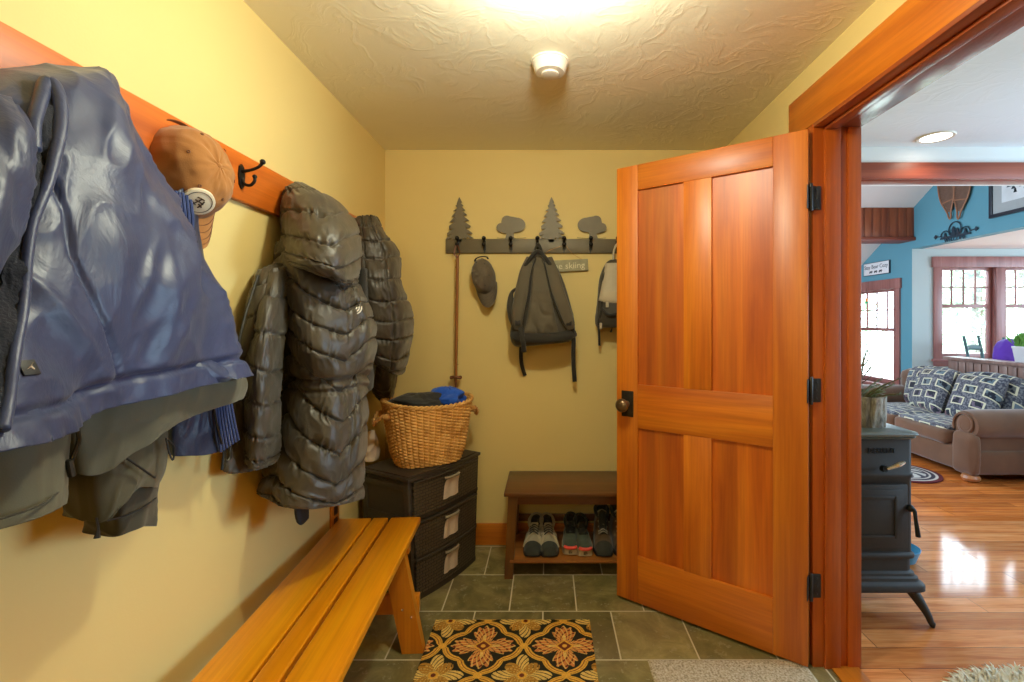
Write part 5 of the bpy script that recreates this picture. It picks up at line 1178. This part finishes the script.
def arm(y0, y1, inner):
    mb = MB(); n = 30; ym = (y0+y1)/2; secs = []
    for i in range(n):
        x = 3.46+(4.27-3.46)*i/(n-1); grow = 1-.12*math.exp(-i*.9)
        o = []
        for a in np.linspace(-55, 235, 22): o.append((x, ym+.135*math.cos(R(a))*grow, .455+.125*math.sin(R(a))*grow))
        o += [(x, y0+.06, .22), (x, y0+.035, .07), (x, y1-.035, .07), (x, y1-.06, .22)]; secs.append(o)
    A = np.array([cr(s, 80, True) for s in secs]); A += .004*np.stack([vn(A[..., 0]*8, A[..., 1]*8, A[..., 2]*8, seed=s) for s in (1, 2, 3)], -1); mb.grid(A, True, True); return mb
for y0, y1 in ((fy0, fy0+.25), (fy1-.25, fy1)):
    a_ = put('arm', arm(y0, y1, 0), M['sofa'], SO, sharp=50)
    ym = (y0+y1)/2
    mb = MB(); mb.tube([(3.452, ym+r_*math.cos(t_), .455+r_*math.sin(t_)) for t_ in np.linspace(-.5, 7.4, 30) for r_ in (.108-.0115*t_,)], .010, 8, 90)
    mb.lathe([(.085, 0), (.075, .012), (.04, .018), (.001, .02)], (3.462, ym, .455), 24, Matrix.Rotation(R(-90), 4, 'Y')); put('scroll_front', mb, M['sofa'], a_, sharp=0)
    put('arm_front', soft(3.425, 3.50, y0+.02, y1-.02, .06, .385, .03, 10, .015, 7), M['sofa'], a_, sharp=0)
for y0, y1 in ((4.06, 4.675), (4.685, 5.30)):
    put('seat_cushion', soft(3.40, 4.10, y0, y1, .25, .388, .045, 16, .022, 11), M['sofa'], SO, sharp=0)
    put('cushion_top', soft(3.43, 4.08, y0+.02, y1-.02, .363, .412, .022, 14, .012, 11), M['lodge'], SO, sharp=0, label='lodge-print seat top')
    bc = soft(-.09, .09, y0, y1, .0, .41, .07, 16, .04, 13); tm = Matrix.Translation((4.02, 0, .395)) @ Matrix.Rotation(R(12), 4, 'Y'); bc.V = [tuple(tm @ Vector(v)) for v in bc.V]
    put('back_cushion', bc, M['lodge'], SO, sharp=0, label='lodge-print back cushion')
for x in (3.47, 4.24):
    for y in (fy0+.09, fy1-.09): put('foot', MB().lathe([(.03, .0), (.055, .008), (.065, .03), (.055, .052), (.03, .062)], (x, y, 0), 24), M['bun'], SO)
def pillow(label, c, rz, tilt, h=.46, w_=.48):
    mb = MB(); n = 30; P = []
    for sgn in (1, -1):
        Q = np.zeros((n, n, 3))
        for i in range(n):
            for j in range(n):
                u, v = j/(n-1)*2-1, i/(n-1)*2-1; pin = 1-.07*(abs(u)**2*(1-abs(v)**2)+abs(v)**2*(1-abs(u)**2))*0+0
                k = 1-.06*(1-u*u)*(v*v)-.06*(1-v*v)*(u*u); Q[i, j] = (sgn*.085*((1-u**4)*(1-v**4))**.6, u*w_/2*(1-.05*(1-v*v)), v*h/2*(1-.05*(1-u*u)))
        P.append(Q)
    mb.grid(P[0]); mb.grid(P[1]); 
    t = Matrix.Translation(c) @ Matrix.Rotation(rz, 4, 'Z') @ Matrix.Rotation(tilt, 4, 'Y') @ Matrix.Translation((0, 0, h/2)); mb.V = [tuple(t @ Vector(v)) for v in mb.V]
    return put('throw_pillow', mb, M['lodge'], None, sharp=0, label=label, cat='pillow', group='lodge-print throw pillows')
pillow('lodge-print throw pillow leaning at the far end of the loveseat', (3.83, 4.83, .400), R(-8), R(20))
pillow('lodge-print throw pillow leaning by the near arm of the loveseat', (3.80, 4.30, .400), R(4), R(22), .45, .46)

# round rug
def rugcol(X, Y):
    cx, cy = 3.06, 4.11; r = np.hypot(X-cx, Y-cy); a = np.arctan2(Y-cy, X-cx); c = np.tile(np.array(S(196, 186, 176)[:3]), (len(X), 1))
    c[r > .255] = S(96, 40, 44)[:3]; c[(r < .235) & (r > .205)] = S(60, 56, 66)[:3]; c[r < .19] = S(70, 66, 76)[:3]
    c[(r < .17) & (np.abs(np.sin(a*4+r*26)) > .62)] = S(190, 184, 176)[:3]; return c
color_grid('round_rug', 3.05, 3.07, 4.10, 4.12, 180, 60, .001, .010, rugcol, M['rugpat'], 'small round medallion rug with maroon border before the loveseat', 'rug', .285)
# sheepskin
mb = MB(); rnd = random.Random(3)
sq = lambda c: math.copysign(abs(c)**.62, c)
out = [(1.80+.45*sq(math.cos(a)), 1.40+.345*sq(math.sin(a))) for a in np.linspace(0, 2*math.pi, 40)[:-1]]
mb.prism(out, lambda a, b, t: (a, b, .001+t), .012)
for k in range(3600):
    a = rnd.uniform(0, 6.283); r_ = math.sqrt(rnd.random()); edge = 1 if k % 3 == 0 else 0
    if edge: r_ = rnd.uniform(.9, 1.0)
    x, y = 1.80+.45*sq(math.cos(a))*r_, 1.40+.345*sq(math.sin(a))*r_; d = Vector((math.cos(a)*(.9 if edge else .4)+rnd.uniform(-.6, .6), math.sin(a)*(.9 if edge else .4)+rnd.uniform(-.6, .6), .35 if edge else .8)).normalized()
    p = Vector((x, y, .010)); L = rnd.uniform(.035, .065); b = p+d*L*.6; e = p+d*L+Vector((0, 0, -.012)); e.z = max(.004, e.z); s_ = d.cross(Vector((0, 0, 1))).normalized()*.0042; u_ = Vector((0, 0, .004))
    mb.add([p-s_, p+s_, b+s_*.8, b-s_*.8, b+u_, e], [(0, 1, 2, 4, 3), (3, 4, 5), (4, 2, 5), (3, 2, 5)])
put('sheepskin_rug', mb, M['fur'], None, sharp=0, label='shaggy cream sheepskin rug on the planks before the stove', cat='rug')

# ---------------------------------------------------------------- things on the blue wall and in the nook
def onW(px, py, d=0): X = XW-d; Y = F*X/(px-CX); return Vector((X, Y, CZ-(py-CY)/F*Y))
WALLM = lambda p: frame((0, -1, 0), (0, 0, 1), (-1, 0, 0), p)          # x to the viewer's right on the blue wall
# small white sign
c = onW(876.5, 268.5, .012); ws = thing('wall_sign', 'small white bear sign on the blue wall above the narrow window', 'sign', c)
m = WALLM(c); put('board', MB().box(-.245, .245, -.085, .085, -.010, .008, .003, m), M['frameb'], ws); put('face', MB().box(-.235, .235, -.078, .078, .006, .010, .001, m), M['potw'], ws, label='white sign face')
text('lettering', 'Stay Bear Cozy', .072, M['frameb'], ws, m @ Matrix.Translation((0, .025, .0105)), .001)
bear = [(-.030, 0), (-.030, .020), (-.022, .030), (.012, .030), (.020, .034), (.030, .024), (.026, .016), (.020, .014), (.018, 0), (.010, 0), (.008, .010), (-.014, .010), (-.018, 0)]
mb = MB()
for k in (-.09, 0, .09): mb.prism(bear, lambda a, b, t: m @ Vector((a+k, b-.058, .010+t)), .002)
put('bear_cutouts', mb, M['frameb'], ws)
# snowshoes
for k, (px, tl) in enumerate(((950, 9), (958, -9))):
    c = onW(px, 219, .03); m = WALLM(c) @ Matrix.Rotation(R(tl), 4, 'Z')
    sn = thing('snowshoe', ('old ash snowshoe on the blue wall, the one toward the boxed beam', 'old ash snowshoe on the blue wall, the one toward the framed picture')[k], 'snowshoe', mat=m, group='crossed pair of snowshoes')
    prof = [(0, 0), (.016, .03), (.022, .07), (.050, .14), (.082, .22), (.095, .32), (.09, .44), (.055, .54), (0, .57)]
    outl = prof+[(-a, b) for a, b in reversed(prof[1:-1])]
    put('ash_frame', MB().tube([(a, b, 0) for a, b in outl], .0085, 8, 120, True), M['snowshoe'], sn, False, 0)
    wb = MB(); wid = lambda z: np.interp(z, [p[1] for p in prof], [p[0] for p in prof])
    for j in range(26):
        z = .09+.42*j/25
        wb.tube([(-wid(z), z, 0), (wid(min(.54, z+.05)), min(.54, z+.05), .001)], .0022, 5, 3); wb.tube([(wid(z), z, .002), (-wid(min(.54, z+.05)), min(.54, z+.05), .003)], .0022, 5, 3)
    P = np.zeros((24, 10, 3))
    for i in range(24):
        z = .08+.46*i/23
        for j in range(10): P[i, j] = ((j/9*2-1)*wid(z), z, -.002)
    P2 = P[::-1].copy(); P2[..., 2] -= .002; wb.grid(np.concatenate([P, P2])); put('webbing', wb, M['web_raw'], sn, False, 0)
    put('crossbar', MB().box(-wid(.2), wid(.2), .192, .206, -.006, .006, .002).box(-wid(.42), wid(.42), .412, .428, -.006, .006, .002), M['snowshoe'], sn, False)
# metal welcome sign
c = onW(955, 236, .012); mw = thing('metal_sign', 'dark metal cutout sign with trees on the blue wall above the nook opening', 'sign', c); m = WALLM(c)
mb = MB(); mb.tube([m @ Vector((.075*math.cos(a), .075+.075*math.sin(a), .002)) for a in np.linspace(0, 6.283, 25)[:-1]], .006, 6, 60, True)
for cx, r_ in ((-.125, .055), (.125, .055)): mb.tube([m @ Vector((cx+r_*math.cos(a), .02+r_*math.sin(a), .002)) for a in np.linspace(0, 3.14, 12)], .006, 6, 30)
for s_ in (-1, 1):
    mb.tube([m @ Vector((s_*.17, .02, .002)), m @ Vector((s_*.235, .03, .002))], .005, 6, 3)
    mb.prism([(s_*.23, .03), (s_*.25, .055), (s_*.275, .03), (s_*.25, .005)], lambda a, b, t: m @ Vector((a, b, t)), .005)
mb.prism([(-.19, -.012), (.19, -.012), (.18, .012), (-.18, .012)], lambda a, b, t: m @ Vector((a, b, t)), .005)
put('frame', mb, M['metalsign'], mw)
small = [(0, .10), (.03, .05), (.015, .05), (.04, .0), (-.04, 0), (-.015, .05), (-.03, .05)]
for dx, k in ((-.02, 1), (.03, .75), (-.125, .5), (.125, .55)): put('tree_cutout', MB().prism([(a*k, b*k) for a, b in small], lambda a, b, t: m @ Vector((a+dx, b+.012, t)), .005), M['metalsign'], mw)
text('lettering', 'WELCOME', .056, M['metalsign'], mw, m @ Matrix.Translation((0, -.030, .002)), .003)
# framed picture
c = Vector((XW-.015, 4.29, 2.66)); m = WALLM(c); fp = thing('framed_picture', 'dark framed winter print high on the blue wall beyond the snowshoes', 'picture', c)
mb = MB()
for a in ((-.36, .36, -.35, -.315), (-.36, .36, .315, .35), (-.36, -.325, -.315, .315), (.325, .36, -.315, .315)): mb.box(*a, -.012, .014, .003, m)
put('frame', mb, M['frameb'], fp); put('mount', MB().box(-.326, .326, -.316, .316, -.010, .002, 0, m), M['matboard'], fp)
pr = put('print', MB().box(-.235, .235, -.225, .225, .0015, .004, 0, m), M['glasspic'], fp)
mb = MB(); rnd = random.Random(8)
for k in range(26): x = rnd.uniform(-.2, .2); z = -.06+rnd.uniform(-.1, .16); s_ = rnd.uniform(.25, .8); mb.prism([(a*s_, b*s_) for a, b in small], lambda a, b, t: m @ Vector((a+x, b+z, .0042+t)), .0006)
put('printed_trees', mb, M['metalsign'], pr)
# suncatcher on the window
c = onW(866.5, 300, .03); mb = MB()
sc_ = thing('suncatcher', 'small coloured suncatcher hanging at the narrow window', 'ornament', c)
m = WALLM(c); put('orange_glass', MB().ball((0, 0, 0), .03, 12, (.8, 1, .3), m), plain('orange_glass', S(240, 150, 60), .3), sc_, sharp=0)
put('green_glass', MB().ball((0, 0, 0), .026, 12, (1.3, .6, .3), Matrix.Translation((0, 0, -.035)) @ m), plain('green_glass', S(70, 170, 120), .3), sc_, sharp=0)
put('cord', MB().tube([c, c+Vector((0, 0, .16))], .002, 5, 3).tube([c+Vector((0, 0, .16)), c+Vector((.02, 0, .165))], .002, 5, 3), M['rubber'], sc_)

# chairs in the nook
def make_chair(label, loc, rz):
    t = thing('dining_chair', label, 'chair', loc, rz, 'nook dining chairs')
    put('seat', soft(-.19, .19, -.19, .19, .43, .465, .012, 10, .004, 1, 0), M['chairw'], t, False, 0)
    for sx in (-1, 1):
        put('back_post', MB().tube([(sx*.175, .185, 0), (sx*.175, .175, .45), (sx*.178, .20, .80), (sx*.178, .255, 1.14)], [.016, .018, .017, .013], 10, 30), M['chairw'], t, False, 0)
        put('leg', MB().tube([(sx*.18, -.18, 0), (sx*.17, -.165, .44)], [.013, .018], 10, 6), M['chairw'], t, False, 0)
    for z, y in ((.64, .185), (.82, .203), (1.0, .230)):
        n = 12; P = np.zeros((2, n, 3)); mb = MB(); A = []
        mb.tube([(-.175, y, z), (0, y+.02, z+.008), (.175, y, z)], .030, 8, 20, flat=.22, up=(0, 1, 0)); put('ladder_slat', mb, M['chairw'], t, False, 0)
    put('stretcher', MB().tube([(-.175, -.17, .22), (.175, -.17, .22)], .010, 8, 4).tube([(-.175, -.17, .16), (-.175, .18, .16)], .010, 8, 4).tube([(.175, -.17, .16), (.175, .18, .16)], .010, 8, 4), M['chairw'], t, False, 0)
    return t
make_chair('teal ladder-back chair seen through the nook window above half wall', (4.98, 5.22, 0), R(28))
make_chair('teal ladder-back chair in the nook under the purple fleece', (4.97, 4.73, 0), R(20))
rg = [circ_ring(4.735, 0, z, hx, 4.86-d, 4.86+d, 2.2) for z, hx, d in ((1.125, .01, .02), (1.115, .055, .06), (1.085, .095, .09), (1.02, .125, .10), (.93, .14, .10), (.80, .15, .10), (.62, .14, .10))]
put('fleece_jacket', MB().loft(rg, 80, 80, folds(.006, 6, 3, .003, 15)), M['purple'], None, sharp=0, label='purple fleece over a chair back behind the half wall', cat='jacket')
# white planter on the half wall
PB = thing('herb_planter', 'white rectangular planter of green herbs on the half wall cap', 'planter', (XW+.06, 4.29, .925))
A = np.array([rrect(XW+.0-e, XW+.12+e, 4.14-e, 4.44+e, z, .015) for e, z in ((-.012, .926), (-.008, .93), (.006, 1.055), (.010, 1.06), (.010, 1.075), (.0, 1.076), (-.004, 1.05), (-.012, .99))])
put('pot', MB().grid(A, True, True), M['potw'], PB, sharp=50)
rnd = random.Random(12); mb = MB()
for k in range(420):
    p = Vector((XW+.06+rnd.uniform(-.05, .05), 4.29+rnd.uniform(-.14, .14), 1.05)); d = Vector((rnd.uniform(-.5, .5), rnd.uniform(-.5, .5), 1)).normalized(); L = rnd.uniform(.05, .17); e = p+d*L; s_ = d.orthogonal().normalized()
    s_ = (Matrix.Rotation(rnd.uniform(0, 6.28), 3, d) @ s_)*rnd.uniform(.006, .012); q_ = p+d*L*.7; mb.add([p+d*L*.35, q_-s_, e, q_+s_, q_+d.cross(s_)*.4], [(0, 1, 4), (1, 2, 4), (2, 3, 4), (3, 0, 4)])
lf = put('herbs', mb, M['herb'], PB, sharp=0); lf['kind'] = 'stuff'

# ---------------------------------------------------------------- outdoors
struct('ground', MB().box(-2, 40, 7.9, 60, -.7, -.6, 0).box(7.7, 40, -10, 7.9, -.7, -.6, 0), M['ground'], 'pale bright ground outside the windows', 'ground')
def tree_out(x, y, h, r, seed, label, lean=0):
    t = thing('outdoor_tree', label, 'tree', (x, y, -.6), 0, 'trees outside the windows'); rnd = random.Random(seed)
    put('trunk', MB().tube([(x, y, -.6), (x+lean*.4, y, h*.4), (x+lean, y, h)], [.13, .10, .04], 8, 20), M['trunk'], t, sharp=0)
    mb = MB()
    for k in range(1500):
        z = rnd.uniform(.15, 1)*h; rr = r*(1.05-z/h)*rnd.uniform(.3, 1); a = rnd.uniform(0, 6.283); p = Vector((x+rr*math.cos(a), y+rr*math.sin(a), z)); u = Vector((rnd.uniform(-1, 1), rnd.uniform(-1, 1), rnd.uniform(-.6, .3))).normalized(); w_ = u.orthogonal().normalized(); s_ = rnd.uniform(.05, .13)
        mb.add([p-w_*s_*.5, p+u*s_, p+w_*s_*.5, p-u*s_], [(0, 1, 2, 3)])
    f = put('foliage', mb, M['leaf1'], t, sharp=0); f['kind'] = 'stuff'
    return t
tree_out(8.2, 13.2, 4.2, 1.4, 1, 'pale evergreen outside the narrow window')
tree_out(9.6, 10.6, 3.6, 1.1, 2, 'pale evergreen behind the first sash of the nook window')
tree_out(11.6, 13.4, 4.2, 1.4, 3, 'pale evergreen behind the nook window mullion')
tree_out(14.4, 14.4, 4.6, 1.4, 4, 'pale evergreen behind the second sash of the nook window')
